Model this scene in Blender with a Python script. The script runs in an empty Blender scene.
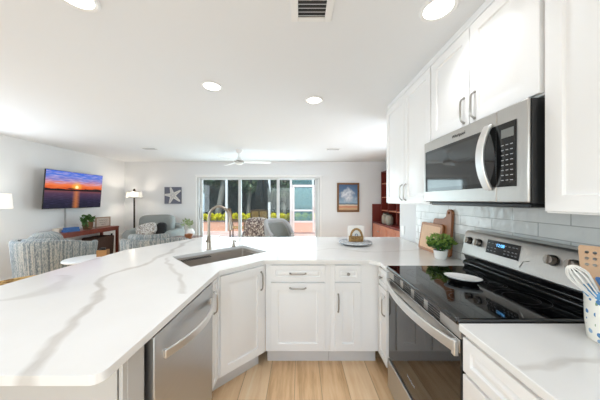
import bpy, bmesh, math, random
from mathutils import Vector, Matrix
random.seed(7)
PI = math.pi
S = bpy.context.scene
COL = S.collection

# ------------------------------------------------------------------ camera, world, sun, big lights, exposure
cam_d = bpy.data.cameras.new('camera'); cam = bpy.data.objects.new('camera', cam_d); COL.objects.link(cam)
cam.location = (0, 0, 1.405); cam.rotation_euler = (PI/2, 0, 0)
cam_d.sensor_width = 36.0; cam_d.lens = 229/600*36; cam_d.clip_start = 0.02; cam_d.clip_end = 200
S.camera = cam
S.view_settings.view_transform = 'Standard'; S.view_settings.look = 'None'
S.view_settings.gamma = 1.0; S.view_settings.use_curve_mapping = False
S.view_settings.exposure = 0.14
S.cycles.use_denoising = True
S.cycles.max_bounces = 10; S.cycles.diffuse_bounces = 6; S.cycles.glossy_bounces = 5
S.cycles.transparent_max_bounces = 16; S.cycles.sample_clamp_indirect = 6.0
S.cycles.caustics_reflective = False; S.cycles.caustics_refractive = False

world = bpy.data.worlds.new('sky'); S.world = world; world.use_nodes = True
wn = world.node_tree.nodes; wl = world.node_tree.links; wn.clear()
wo = wn.new('ShaderNodeOutputWorld'); wb = wn.new('ShaderNodeBackground'); sky = wn.new('ShaderNodeTexSky')
sky.sky_type = 'NISHITA'; sky.sun_elevation = math.radians(58); sky.sun_rotation = math.radians(200); sky.sun_disc = False
wb.inputs['Strength'].default_value = 0.45
wl.new(sky.outputs['Color'], wb.inputs['Color']); wl.new(wb.outputs[0], wo.inputs[0])

sun_d = bpy.data.lights.new('sun', 'SUN'); sun = bpy.data.objects.new('sun', sun_d); COL.objects.link(sun)
sun_d.energy = 4.0; sun_d.angle = 0.02; sun_d.color = (1.0, 0.95, 0.87)
sun.rotation_euler = (math.radians(38), math.radians(8), 0)      # high, over the roof of the house

def area(name, loc, rot, sx, sy, power, color=(1, 1, 1)):
    d = bpy.data.lights.new(name, 'AREA'); d.shape = 'RECTANGLE'; d.size = sx; d.size_y = sy; d.energy = power; d.color = color
    o = bpy.data.objects.new(name, d); COL.objects.link(o); o.location = loc; o.rotation_euler = rot
    return o
DAY = (0.80, 0.905, 1.0)
area('added_back_window_fill', (-0.6, -2.3, 1.45), (PI/2, 0, 0), 3.0, 1.5, 42, DAY)  # fill light at the added window behind the camera
area('added_side_window_fill', (-4.66, 2.1, 1.45), (0, -PI/2, 0), 1.4, 2.6, 62, DAY)  # fill light at the added, unseen left window
area('daylight_sliding_door', (-1.12, 6.32, 1.05), (-PI/2, 0, 0), 3.2, 1.9, 100, DAY)
area('added_right_window_fill', (2.52, 3.66, 1.45), (0, PI/2, 0), 1.5, .95, 45, DAY)  # fill light at the added, unseen right window, brightens the living room

# ------------------------------------------------------------------ materials
def lin(c):
    out = []
    for v in c:
        v = v/255.0
        out.append(v/12.92 if v <= 0.04045 else ((v+0.055)/1.055)**2.4)
    return (out[0], out[1], out[2], 1.0)
def mat(name, rgb, rough=0.5, metal=0.0, spec=0.5, emit=None, estr=0.0, bump=0.0, bscale=40.0, coat=0.0, vary=0.0, vscale=6.0, aniso=None, ior=None):
    m = bpy.data.materials.new(name); m.use_nodes = True
    nt = m.node_tree; b = nt.nodes['Principled BSDF']
    b.inputs['Base Color'].default_value = lin(rgb); b.inputs['Roughness'].default_value = rough
    b.inputs['Metallic'].default_value = metal; b.inputs['Specular IOR Level'].default_value = spec
    b.inputs['Coat Weight'].default_value = coat
    if ior: b.inputs['IOR'].default_value = ior
    if emit:
        b.inputs['Emission Color'].default_value = lin(emit); b.inputs['Emission Strength'].default_value = estr
    tc = nt.nodes.new('ShaderNodeTexCoord')
    if vary:
        n = nt.nodes.new('ShaderNodeTexNoise'); n.inputs['Scale'].default_value = vscale; n.inputs['Detail'].default_value = 5
        mp = nt.nodes.new('ShaderNodeMapping')
        if aniso: mp.inputs['Scale'].default_value = aniso
        mx = nt.nodes.new('ShaderNodeMix'); mx.data_type = 'RGBA'
        a = lin(rgb); mx.inputs[6].default_value = tuple(min(1, x*(1-vary)) for x in a[:3])+(1,)
        mx.inputs[7].default_value = tuple(min(1, x*(1+vary)) for x in a[:3])+(1,)
        nt.links.new(tc.outputs['Object'], mp.inputs[0]); nt.links.new(mp.outputs[0], n.inputs['Vector'])
        nt.links.new(n.outputs['Fac'], mx.inputs[0]); nt.links.new(mx.outputs[2], b.inputs['Base Color'])
    if bump:
        n2 = nt.nodes.new('ShaderNodeTexNoise'); n2.inputs['Scale'].default_value = bscale; n2.inputs['Detail'].default_value = 4
        bp = nt.nodes.new('ShaderNodeBump'); bp.inputs['Strength'].default_value = bump; bp.inputs['Distance'].default_value = 0.01
        nt.links.new(tc.outputs['Object'], n2.inputs['Vector']); nt.links.new(n2.outputs['Fac'], bp.inputs['Height'])
        nt.links.new(bp.outputs[0], b.inputs['Normal'])
    return m
class G:                                                     # small node-graph helper
    def __init__(s, name):
        s.m = bpy.data.materials.new(name); s.m.use_nodes = True; s.nt = s.m.node_tree
        s.b = s.nt.nodes['Principled BSDF']; s.tc = s.nt.nodes.new('ShaderNodeTexCoord')
    def link(s, a, b): s.nt.links.new(a, b)
    def node(s, t, **kw):
        n = s.nt.nodes.new(t)
        for k, v in kw.items(): setattr(n, k, v)
        return n
    def math(s, op, a, b=None, c=None, clamp=False):
        n = s.node('ShaderNodeMath', operation=op); n.use_clamp = clamp
        for i, v in enumerate((a, b, c)):
            if v is None: continue
            if isinstance(v, (int, float)): n.inputs[i].default_value = v
            else: s.link(v, n.inputs[i])
        return n.outputs[0]
    def sep(s, sock):
        n = s.node('ShaderNodeSeparateXYZ'); s.link(sock, n.inputs[0]); return n.outputs
    def comb(s, x, y, z=0.0):
        n = s.node('ShaderNodeCombineXYZ')
        for i, v in enumerate((x, y, z)):
            if isinstance(v, (int, float)): n.inputs[i].default_value = v
            else: s.link(v, n.inputs[i])
        return n.outputs[0]
    def noise(s, vec, scale, detail=4, rough=0.5):
        n = s.node('ShaderNodeTexNoise'); n.inputs['Scale'].default_value = scale; n.inputs['Detail'].default_value = detail
        n.inputs['Roughness'].default_value = rough
        s.link(vec, n.inputs['Vector']); return n.outputs['Fac']
    def mapping(s, vec, scale=(1, 1, 1), loc=(0, 0, 0), rot=(0, 0, 0)):
        n = s.node('ShaderNodeMapping'); n.inputs['Scale'].default_value = scale; n.inputs['Location'].default_value = loc
        n.inputs['Rotation'].default_value = rot; s.link(vec, n.inputs[0]); return n.outputs[0]
    def ramp(s, fac, stops, interp='LINEAR'):
        n = s.node('ShaderNodeValToRGB'); cr = n.color_ramp; cr.interpolation = interp
        while len(cr.elements) > 1: cr.elements.remove(cr.elements[-1])
        cr.elements[0].position = stops[0][0]; cr.elements[0].color = lin(stops[0][1])
        for p, c in stops[1:]:
            e = cr.elements.new(p); e.color = lin(c)
        s.link(fac, n.inputs[0]); return n.outputs[0]
    def mix(s, fac, a, b, mode='MIX'):
        n = s.node('ShaderNodeMix', data_type='RGBA', blend_type=mode)
        for i, v in ((0, fac), (6, a), (7, b)):
            if isinstance(v, (int, float)): n.inputs[i].default_value = v
            elif isinstance(v, tuple): n.inputs[i].default_value = lin(v)
            else: s.link(v, n.inputs[i])
        return n.outputs[2]
    def bump(s, h, strength, dist=0.01):
        n = s.node('ShaderNodeBump'); n.inputs['Strength'].default_value = strength; n.inputs['Distance'].default_value = dist
        s.link(h, n.inputs['Height']); s.link(n.outputs[0], s.b.inputs['Normal'])

M = {}
M['wall'] = mat('wall_paint', (227, 228, 229), 0.85, bump=0.05, bscale=120)
M['ceiling'] = mat('ceiling_paint', (229, 231, 233), 0.9, bump=0.06, bscale=90)
M['trim'] = mat('trim_paint', (240, 240, 239), 0.45)
M['cabinet'] = mat('cabinet_paint', (238, 237, 236), 0.35, spec=0.5)
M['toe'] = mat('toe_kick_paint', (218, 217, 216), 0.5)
M['panel'] = mat('panel_paint_shaded', (194, 191, 187), 0.45)  # white darkened in the colour for the shade under the worktop overhang
M['faucet'] = mat('warm_brushed_nickel', (158, 148, 136), 0.3, 1.0)
M['nickel'] = mat('brushed_nickel', (172, 168, 162), 0.28, 1.0)
M['steel'] = mat('stainless_steel', (198, 199, 200), 0.4, 1.0, vary=0.06, vscale=3, aniso=(1, 1, 90))
M['steel_light'] = mat('stainless_panel', (192, 189, 185), 0.36, 1.0, vary=0.05, vscale=3, aniso=(90, 1, 1))
M['steel_handle'] = mat('stainless_handle', (232, 231, 229), 0.38, 1.0)
M['sink_steel'] = mat('sink_steel', (196, 188, 180), 0.45, 0.85, vary=0.05, vscale=4, aniso=(1, 60, 1))
M['black_glass'] = mat('black_glass', (8, 8, 9), 0.04, spec=0.5, ior=1.7)
M['cooktop'] = mat('cooktop_glass', (7, 7, 8), 0.05, spec=0.5, ior=1.75)
M['black'] = mat('black_plastic', (14, 14, 15), 0.35)
M['black_gloss'] = mat('black_gloss', (10, 10, 11), 0.12)
M['dark_metal'] = mat('dark_bronze_metal', (52, 48, 45), 0.4, 0.8)
M['white_ceramic'] = mat('white_ceramic', (238, 237, 234), 0.25, vary=0.02, vscale=9)
M['white_plastic'] = mat('white_plastic', (236, 236, 235), 0.4)
M['white_metal'] = mat('white_powder_coat', (232, 232, 231), 0.4)
M['door_white'] = mat('white_aluminium', (206, 206, 205), 0.4)
M['lamp_lens'] = mat('lamp_lens', (255, 255, 255), 0.5, emit=(255, 250, 242), estr=6.0)
M['napkin'] = mat('paper_napkin', (245, 244, 242), 0.9)
M['grey_fabric'] = mat('grey_upholstery', (142, 144, 140), 0.95, bump=0.3, bscale=300, vary=0.08, vscale=12)
M['grey_lining'] = mat('light_grey_upholstery', (176, 176, 177), 0.95, bump=0.25, bscale=280, vary=0.06, vscale=14)
M['black_fabric'] = mat('black_fabric', (40, 39, 40), 0.95, vary=0.1, vscale=30)
M['mahogany'] = mat('red_brown_wood', (118, 54, 38), 0.35, vary=0.3, vscale=6, aniso=(12, 1, 12))
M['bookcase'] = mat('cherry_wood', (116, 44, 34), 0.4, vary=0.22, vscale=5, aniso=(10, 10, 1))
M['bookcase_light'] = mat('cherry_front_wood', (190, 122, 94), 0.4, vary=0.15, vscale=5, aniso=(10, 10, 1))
M['board'] = mat('walnut_board', (146, 92, 56), 0.45, vary=0.3, vscale=5, aniso=(14, 14, 2))
M['board_rim'] = mat('acacia_board', (166, 112, 72), 0.45, vary=0.22, vscale=5, aniso=(12, 12, 2))
M['board_pale'] = mat('acacia_board_centre', (216, 174, 134), 0.5, vary=0.15, vscale=6, aniso=(12, 12, 2))
M['wood_spoon'] = mat('beech_wood', (196, 160, 128), 0.6, vary=0.08, vscale=8)
M['gold_frame'] = mat('antique_gilt_frame', (120, 84, 50), 0.4, 0.3, vary=0.25, vscale=30)
M['leaf'] = mat('leaf_green', (66, 104, 44), 0.5, vary=0.35, vscale=25)
M['leaf_light'] = mat('leaf_light_green', (128, 158, 70), 0.5, vary=0.3, vscale=25)
M['leaf_pale'] = mat('leaf_sage', (150, 166, 122), 0.6, vary=0.2, vscale=25)
M['leaf_yellow'] = mat('leaf_yellow_green', (238, 228, 36), 0.55, vary=0.2, vscale=9)
M['leaf_dark'] = mat('leaf_dark_green', (78, 98, 70), 0.5, vary=0.5, vscale=2.5)
M['leaf_hedge'] = mat('leaf_hedge', (72, 84, 78), 0.7, vary=0.35, vscale=2)
M['bark'] = mat('pale_bark', (124, 120, 112), 0.9, bump=0.5, bscale=20, vary=0.25, vscale=8, aniso=(4, 4, 1))
M['soil'] = mat('soil', (70, 54, 42), 0.95, vary=0.3, vscale=40)
M['stucco'] = mat('salmon_stucco', (196, 152, 130), 0.9, bump=0.2, bscale=60, vary=0.07, vscale=3)
M['cap'] = mat('planter_cap', (120, 108, 100), 0.8, vary=0.15, vscale=10)
M['umbrella'] = mat('dark_canvas', (28, 36, 38), 0.9, vary=0.2, vscale=8)
M['wicker_tan'] = mat('tan_wicker', (178, 140, 92), 0.8, bump=0.5, bscale=90, vary=0.25, vscale=40)
M['wicker_brown'] = mat('brown_wicker_frame', (104, 78, 52), 0.7, vary=0.3, vscale=40)
M['blue_panel'] = mat('pale_blue_paint', (176, 200, 226), 0.6)
M['pink_frame'] = mat('pinkish_white_frame', (226, 206, 200), 0.5)
M['blue_plastic'] = mat('blue_card', (52, 96, 156), 0.5, vary=0.25, vscale=20)
M['paper'] = mat('paper_white', (240, 236, 228), 0.8)
M['paper_box'] = mat('cream_box', (226, 214, 198), 0.7)
M['tan_box'] = mat('tan_wood_box', (170, 120, 66), 0.6, vary=0.15, vscale=20)
M['outlet'] = mat('outlet_plastic', (238, 238, 236), 0.4)
M['blue_silicone'] = mat('blue_silicone', (74, 120, 178), 0.45)
M['sign_wood'] = mat('whitewashed_sign', (200, 184, 172), 0.8, vary=0.2, vscale=25)
M['ink'] = mat('grey_ink', (120, 106, 100), 0.8)
M['shade_white'] = mat('white_lampshade', (244, 240, 234), 0.8, emit=(255, 244, 232), estr=0.35)
M['jar'] = mat('stoneware_jar', (150, 142, 128), 0.4, vary=0.25, vscale=20)
M['book_a'] = mat('faded_book_cloth', (150, 112, 96), 0.7)
M['clock_blue'] = mat('blue_display', (10, 20, 30), 0.3, emit=(110, 190, 255), estr=2.2)
M['icon'] = mat('pale_print', (170, 172, 176), 0.5)
M['glass_jar'] = mat('clear_acrylic', (236, 236, 238), 0.1)

def glass_mat(name, tint, glossy):
    m = bpy.data.materials.new(name); m.use_nodes = True; nt = m.node_tree; nt.nodes.clear()
    o = nt.nodes.new('ShaderNodeOutputMaterial'); t = nt.nodes.new('ShaderNodeBsdfTransparent'); g = nt.nodes.new('ShaderNodeBsdfGlossy')
    mx = nt.nodes.new('ShaderNodeMixShader'); mx.inputs[0].default_value = glossy
    t.inputs['Color'].default_value = lin(tint); g.inputs['Roughness'].default_value = 0.02
    nt.links.new(t.outputs[0], mx.inputs[1]); nt.links.new(g.outputs[0], mx.inputs[2]); nt.links.new(mx.outputs[0], o.inputs[0]); return m
M['glass'] = glass_mat('door_glass', (236, 242, 240), 0.03)
def screen_mat(name, rgb, cover):
    m = bpy.data.materials.new(name); m.use_nodes = True; nt = m.node_tree; nt.nodes.clear()
    o = nt.nodes.new('ShaderNodeOutputMaterial'); t = nt.nodes.new('ShaderNodeBsdfTransparent'); d = nt.nodes.new('ShaderNodeBsdfDiffuse')
    mx = nt.nodes.new('ShaderNodeMixShader'); mx.inputs[0].default_value = cover; d.inputs['Color'].default_value = lin(rgb)
    nt.links.new(t.outputs[0], mx.inputs[1]); nt.links.new(d.outputs[0], mx.inputs[2]); nt.links.new(mx.outputs[0], o.inputs[0]); return m
M['lampglass'] = screen_mat('sheer_shade', (244, 242, 238), 0.55)
M['screen'] = screen_mat('insect_screen', (70, 78, 80), 0.08)
M['screen_haze'] = screen_mat('insect_screen_haze', (120, 168, 174), 0.2)  # pale teal haze put into the screen colour

# quartz worktop with soft greige veins
def quartz():
    g = G('quartz'); co = g.tc.outputs['Object']
    x, y, z = g.sep(co)
    n1 = g.math('SUBTRACT', g.noise(co, 4.5, 2, 0.5), 0.5); n2 = g.math('SUBTRACT', g.noise(co, 22.0, 4, 0.6), 0.5)
    wob = g.math('ADD', g.math('MULTIPLY', n1, 0.16), g.math('MULTIPLY', n2, 0.006))
    def vein(t, d, pts, t0, t1, w, wvar):
        tn = g.math('DIVIDE', g.math('SUBTRACT', t, t0), (t1-t0))
        fc = g.node('ShaderNodeFloatCurve'); c = fc.mapping.curves[0]
        lo = min(p[1] for p in pts); hi = max(p[1] for p in pts); rg = (hi-lo) or 1
        c.points[0].location = ((pts[0][0]-t0)/(t1-t0), (pts[0][1]-lo)/rg)
        c.points[1].location = ((pts[-1][0]-t0)/(t1-t0), (pts[-1][1]-lo)/rg)
        for p in pts[1:-1]: c.points.new((p[0]-t0)/(t1-t0), (p[1]-lo)/rg)
        fc.mapping.update(); g.link(tn, fc.inputs['Value'])
        f = g.math('ADD', g.math('MULTIPLY', fc.outputs[0], rg), lo)
        dist = g.math('ABSOLUTE', g.math('ADD', g.math('SUBTRACT', d, f), wob))
        ww = g.math('ADD', w, g.math('MULTIPLY', g.noise(co, 3.1, 2), wvar))
        v = g.math('SUBTRACT', 1.0, g.math('DIVIDE', g.math('SUBTRACT', dist, g.math('MULTIPLY', ww, 0.35)), g.math('MULTIPLY', ww, 0.85)), clamp=True)
        ins = g.math('MULTIPLY', g.math('GREATER_THAN', tn, 0.0), g.math('LESS_THAN', tn, 1.0))
        return g.math('MULTIPLY', v, ins)
    v1 = vein(y, x, [(0.6, -.745), (.725, -.815), (.84, -.864), (1.035, -.945), (1.256, -1.097), (1.465, -1.24), (1.70, -1.20), (2.03, -1.23), (2.9, -1.35)], 0.6, 2.95, 0.012, 0.035)
    v2 = vein(y, x, [(1.1, -1.62), (1.2, -1.36), (1.32, -1.40), (1.5, -1.56)], 1.1, 1.5, 0.03, 0.05)
    v3 = vein(y, x, [(1.2, -.58), (1.34, -.69), (1.5, -.80), (1.7, -.95), (1.95, -1.12)], 1.2, 1.95, 0.012, 0.03)
    v4 = vein(y, x, [(0.0, .70), (.5, .80), (.66, .92), (.74, 1.02), (.85, 1.12), (.95, 1.3)], 0.0, 0.95, 0.02, 0.06)
    v5 = vein(x, y, [(.64, .66), (.80, .70), (.9, .71), (1.0, .74)], .64, 1.0, 0.008, 0.02)
    v6 = vein(x, y, [(-.3, 2.3), (0, 2.12), (.3, 2.3), (.7, 2.18), (1.3, 2.5)], -.3, 1.3, 0.006, 0.02)
    vm = v1
    for v, k in ((v2, .5), (v3, .7), (v4, 1.0), (v5, .7), (v6, .55)):
        vm = g.math('MAXIMUM', vm, g.math('MULTIPLY', v, k))
    vm = g.math('MULTIPLY', vm, g.math('ADD', 0.45, g.math('MULTIPLY', g.noise(co, 14, 4), 0.7)), clamp=True)
    cloud = g.ramp(g.noise(co, 2.2, 5), [(0.3, (228, 226, 223)), (0.7, (235, 233, 231))])
    col = g.mix(g.math('MULTIPLY', vm, 0.85), cloud, (188, 181, 174))
    g.link(col, g.b.inputs['Base Color']); g.b.inputs['Roughness'].default_value = 0.16
    return g.m
M['quartz'] = quartz()

def tile_mat():
    g = G('glazed_tile'); x, y, z = g.sep(g.tc.outputs['Object'])
    v = g.comb(g.math('ADD', y, 0.11), g.math('SUBTRACT', z, 0.914 - 0.022))
    b = g.node('ShaderNodeTexBrick'); b.offset = 0.5; b.inputs['Scale'].default_value = 1.0
    b.inputs['Brick Width'].default_value = 0.306; b.inputs['Row Height'].default_value = 0.0775; b.inputs['Mortar Size'].default_value = 0.0024
    b.inputs['Mortar Smooth'].default_value = 0.3
    b.inputs['Color1'].default_value = lin((214, 215, 212)); b.inputs['Color2'].default_value = lin((242, 241, 238)); b.inputs['Mortar'].default_value = lin((172, 171, 168))
    g.link(v, b.inputs['Vector'])
    cl = g.noise(g.tc.outputs['Object'], 11, 3)
    col = g.mix(g.math('MULTIPLY', cl, 0.5), b.outputs['Color'], (196, 198, 197))
    g.link(col, g.b.inputs['Base Color']); g.b.inputs['Roughness'].default_value = 0.12
    h = g.math('ADD', g.math('MULTIPLY', b.outputs['Fac'], -0.6), g.math('MULTIPLY', g.noise(g.tc.outputs['Object'], 13, 2), 0.9))
    g.bump(h, 0.6, 0.010)
    return g.m
M['tile'] = tile_mat()

def plank_mat():
    g = G('oak_plank'); x, y, z = g.sep(g.tc.outputs['Object'])
    v = g.comb(g.math('ADD', y, 0.35), g.math('ADD', x, 0.04))
    b = g.node('ShaderNodeTexBrick'); b.offset = 0.37; b.inputs['Scale'].default_value = 1.0
    b.inputs['Brick Width'].default_value = 1.2; b.inputs['Row Height'].default_value = 0.2; b.inputs['Mortar Size'].default_value = 0.0018
    b.inputs['Color1'].default_value = (0, 0, 0, 1); b.inputs['Color2'].default_value = (1, 1, 1, 1); b.inputs['Mortar'].default_value = (.5, .5, .5, 1)
    g.link(v, b.inputs['Vector'])
    tone = g.node('ShaderNodeRGBToBW'); g.link(b.outputs['Color'], tone.inputs[0])
    co = g.comb(g.math('MULTIPLY', x, 13.0), g.math('MULTIPLY', y, 1.1), g.math('MULTIPLY', tone.outputs[0], 9.0))
    grain = g.noise(co, 1.3, 7, 0.65)
    f = g.math('ADD', g.math('MULTIPLY', grain, 0.8), g.math('MULTIPLY', tone.outputs[0], 0.14))
    c = g.ramp(f, [(0.25, (194, 152, 108)), (0.42, (232, 194, 150)), (0.58, (244, 213, 174)), (0.8, (252, 234, 206))])
    c = g.mix(b.outputs['Fac'], c, (170, 142, 112))
    g.link(c, g.b.inputs['Base Color']); g.b.inputs['Roughness'].default_value = 0.35
    return g.m
M['plank'] = plank_mat()

def paver_mat():
    g = G('pink_pavers'); x, y, z = g.sep(g.tc.outputs['Object'])
    b = g.node('ShaderNodeTexBrick'); b.inputs['Scale'].default_value = 1.0; b.inputs['Brick Width'].default_value = 0.3; b.inputs['Row Height'].default_value = 0.15
    b.inputs['Mortar Size'].default_value = 0.006
    b.inputs['Color1'].default_value = lin((226, 196, 184)); b.inputs['Color2'].default_value = lin((214, 178, 164)); b.inputs['Mortar'].default_value = lin((190, 168, 158))
    g.link(g.comb(x, y), b.inputs['Vector']); g.link(b.outputs['Color'], g.b.inputs['Base Color']); g.b.inputs['Roughness'].default_value = 0.8
    return g.m
M['paver'] = paver_mat()

def stripe_fabric():
    g = G('blue_grey_striped_fabric'); x, y, z = g.sep(g.tc.outputs['Object'])
    ang = g.math('ARCTAN2', y, x)
    a = g.math('MULTIPLY', ang, 15.0)
    base = g.noise(g.comb(a, g.math('MULTIPLY', z, 0.6), 0.0), 1.6, 2, 0.6)
    fleck = g.noise(g.comb(g.math('MULTIPLY', ang, 40.0), g.math('MULTIPLY', z, 26.0), g.math('MULTIPLY', g.math('ADD', x, y), 4.0)), 1.2, 3, 0.7)
    f = g.math('ADD', g.math('MULTIPLY', base, 0.75), g.math('MULTIPLY', g.math('SUBTRACT', fleck, 0.5), 0.75))
    c = g.ramp(f, [(0.22, (94, 100, 104)), (0.34, (124, 130, 132)), (0.43, (158, 158, 153)), (0.52, (184, 178, 167)), (0.60, (142, 136, 126)), (0.70, (124, 127, 126)), (0.82, (178, 173, 164))])
    g.link(c, g.b.inputs['Base Color']); g.b.inputs['Roughness'].default_value = 0.95
    return g.m
M['stripe'] = stripe_fabric()
def pattern_fabric(name, ca, cb, cc, scale):
    g = G(name); co = g.tc.outputs['Object']
    v = g.node('ShaderNodeTexVoronoi'); v.inputs['Scale'].default_value = scale; v.feature = 'F1'
    n = g.node('ShaderNodeTexNoise'); n.inputs['Scale'].default_value = scale*0.8
    g.link(co, n.inputs['Vector'])
    mx = g.mix(0.35, co, n.outputs['Color']); g.link(mx, v.inputs['Vector'])
    c = g.ramp(v.outputs['Distance'], [(0.0, ca), (0.36, ca), (0.40, cb), (0.54, cb), (0.58, cc), (1.0, cc)])
    g.link(c, g.b.inputs['Base Color']); g.b.inputs['Roughness'].default_value = 0.95
    return g.m
M['floral'] = pattern_fabric('leaf_print_fabric', (236, 230, 220), (168, 150, 140), (112, 98, 98), 15)
M['trellis'] = pattern_fabric('trellis_print_fabric', (204, 202, 198), (136, 126, 118), (196, 192, 186), 12)

def weave(name, ca, cb, scale):
    g = G(name); x, y, z = g.sep(g.tc.outputs['Object'])
    w = g.math('MULTIPLY', g.math('SINE', g.math('MULTIPLY', g.math('ADD', x, y), scale)), g.math('SINE', g.math('MULTIPLY', z, scale*1.3)))
    n = g.noise(g.tc.outputs['Object'], 60, 3)
    f = g.math('ADD', g.math('MULTIPLY', w, 0.3), n)
    c = g.ramp(f, [(0.2, ca), (0.8, cb)])
    g.link(c, g.b.inputs['Base Color']); g.b.inputs['Roughness'].default_value = 0.85; g.bump(f, 0.8, 0.01)
    return g.m
M['rush'] = weave('golden_rush', (120, 84, 40), (214, 178, 118), 170)
M['basket_dark'] = weave('dark_woven_basket', (34, 22, 18), (96, 66, 52), 130)
M['wicker'] = weave('honey_wicker', (116, 82, 44), (206, 168, 112), 420)
M['pot_basket'] = weave('brown_basket', (70, 46, 30), (140, 98, 66), 260)
def marble():
    g = G('grey_marble'); n = g.noise(g.tc.outputs['Object'], 26, 7, 0.7)
    g.link(g.ramp(n, [(0.3, (120, 126, 132)), (0.5, (182, 186, 190)), (0.7, (222, 224, 226))]), g.b.inputs['Base Color']); g.b.inputs['Roughness'].default_value = 0.2
    return g.m
M['marble'] = marble()

def sunset():                                                # the picture shown by the television, local x = across, z = up
    g = G('sunset_screen'); x, y, z = g.sep(g.tc.outputs['Object'])
    u = g.math('DIVIDE', x, 1.20); v = g.math('ADD', g.math('DIVIDE', z, 0.72), 0.5)
    wob = g.math('MULTIPLY', g.math('SUBTRACT', g.noise(g.comb(g.math('MULTIPLY', u, 2.2), g.math('MULTIPLY', v, 9.0)), 2.0, 5), 0.5), 0.22)
    vv = g.math('ADD', v, g.math('MULTIPLY', wob, g.math('GREATER_THAN', v, 0.52)))
    sky_c = g.ramp(vv, [(0.0, (16, 16, 34)), (0.22, (30, 26, 52)), (0.40, (74, 48, 74)), (0.475, (120, 62, 62)), (0.478, (12, 7, 14)), (0.535, (22, 8, 16)), (0.545, (214, 84, 30)),
                        (0.62, (238, 120, 62)), (0.70, (206, 130, 130)), (0.78, (130, 124, 190)), (0.88, (84, 120, 212)), (1.0, (50, 104, 214))])
    cloud = g.noise(g.comb(g.math('MULTIPLY', u, 3.0), g.math('MULTIPLY', v, 13.0)), 2.2, 6)
    up = g.math('GREATER_THAN', v, 0.66)
    sky_c = g.mix(g.math('MULTIPLY', g.math('MULTIPLY', g.math('SUBTRACT', cloud, 0.45), 2.6, clamp=True), up), sky_c, (206, 186, 222))
    du = g.math('ADD', u, 0.0); dv = g.math('SUBTRACT', v, 0.585)
    r = g.math('SQRT', g.math('ADD', g.math('MULTIPLY', g.math('MULTIPLY', du, du), 3.1), g.math('MULTIPLY', dv, dv)))
    glow = g.math('SUBTRACT', 1.0, g.math('MULTIPLY', r, 5.5), clamp=True)
    over = g.math('GREATER_THAN', v, 0.545)
    c = g.mix(g.math('MULTIPLY', glow, over), sky_c, (255, 196, 70))
    core = g.math('MULTIPLY', g.math('LESS_THAN', r, 0.05), over)
    c = g.mix(core, c, (255, 250, 180))
    rip = g.noise(g.comb(g.math('MULTIPLY', u, 6.0), g.math('MULTIPLY', v, 60.0)), 1.6, 4)
    col = g.math('MULTIPLY', g.math('SUBTRACT', 1.0, g.math('MULTIPLY', g.math('ABSOLUTE', u), 14.0), clamp=True), g.math('LESS_THAN', v, 0.475))
    c = g.mix(g.math('MULTIPLY', col, g.math('MULTIPLY', rip, 0.95), clamp=True), c, (255, 150, 60))
    wave = g.math('MULTIPLY', g.math('SUBTRACT', rip, 0.5, clamp=True), g.math('LESS_THAN', v, 0.475))
    c = g.mix(g.math('MULTIPLY', wave, 1.3, clamp=True), c, (110, 96, 140))
    g.b.inputs['Base Color'].default_value = (0.005, 0.005, 0.006, 1); g.b.inputs['Roughness'].default_value = 0.5; g.b.inputs['Specular IOR Level'].default_value = 0.1
    g.link(c, g.b.inputs['Emission Color']); g.b.inputs['Emission Strength'].default_value = 0.95
    return g.m
M['sunset'] = sunset()
def seascape():                                              # small framed painting, local x across, z up
    g = G('cloud_painting'); x, y, z = g.sep(g.tc.outputs['Object'])
    v = g.math('ADD', g.math('DIVIDE', z, 0.72), 0.5)
    n = g.noise(g.comb(g.math('MULTIPLY', x, 5.0), g.math('MULTIPLY', z, 5.0)), 1.3, 6)
    v2 = g.math('ADD', v, g.math('MULTIPLY', g.math('SUBTRACT', n, 0.5), 0.06))
    base = g.ramp(v2, [(0.0, (176, 126, 96)), (0.09, (206, 172, 132)), (0.15, (198, 120, 92)), (0.2, (224, 204, 176)), (0.26, (74, 104, 124)), (0.30, (150, 176, 196)), (0.55, (98, 128, 160)), (1.0, (70, 96, 132))])
    rx = g.math('DIVIDE', g.math('ADD', x, 0.01), 0.21); rz = g.math('DIVIDE', g.math('SUBTRACT', z, 0.06), 0.22)
    r = g.math('SQRT', g.math('ADD', g.math('MULTIPLY', rx, rx), g.math('MULTIPLY', rz, rz)))
    k = g.math('MULTIPLY', g.math('SUBTRACT', g.math('ADD', 1.0, g.math('MULTIPLY', g.math('SUBTRACT', n, 0.5), 1.9)), r, clamp=True), 1.6, clamp=True)
    cl = g.ramp(g.noise(g.tc.outputs['Object'], 16, 5), [(0.3, (160, 172, 190)), (0.7, (232, 234, 236))])
    g.link(g.mix(k, base, cl), g.b.inputs['Base Color']); g.b.inputs['Roughness'].default_value = 0.6
    return g.m
M['seascape'] = seascape()
M['star_ground'] = mat('slate_print', (106, 108, 122), 0.8, vary=0.12, vscale=30)
M['star'] = mat('starfish_print', (214, 212, 208), 0.8, vary=0.1, vscale=40)
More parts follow.
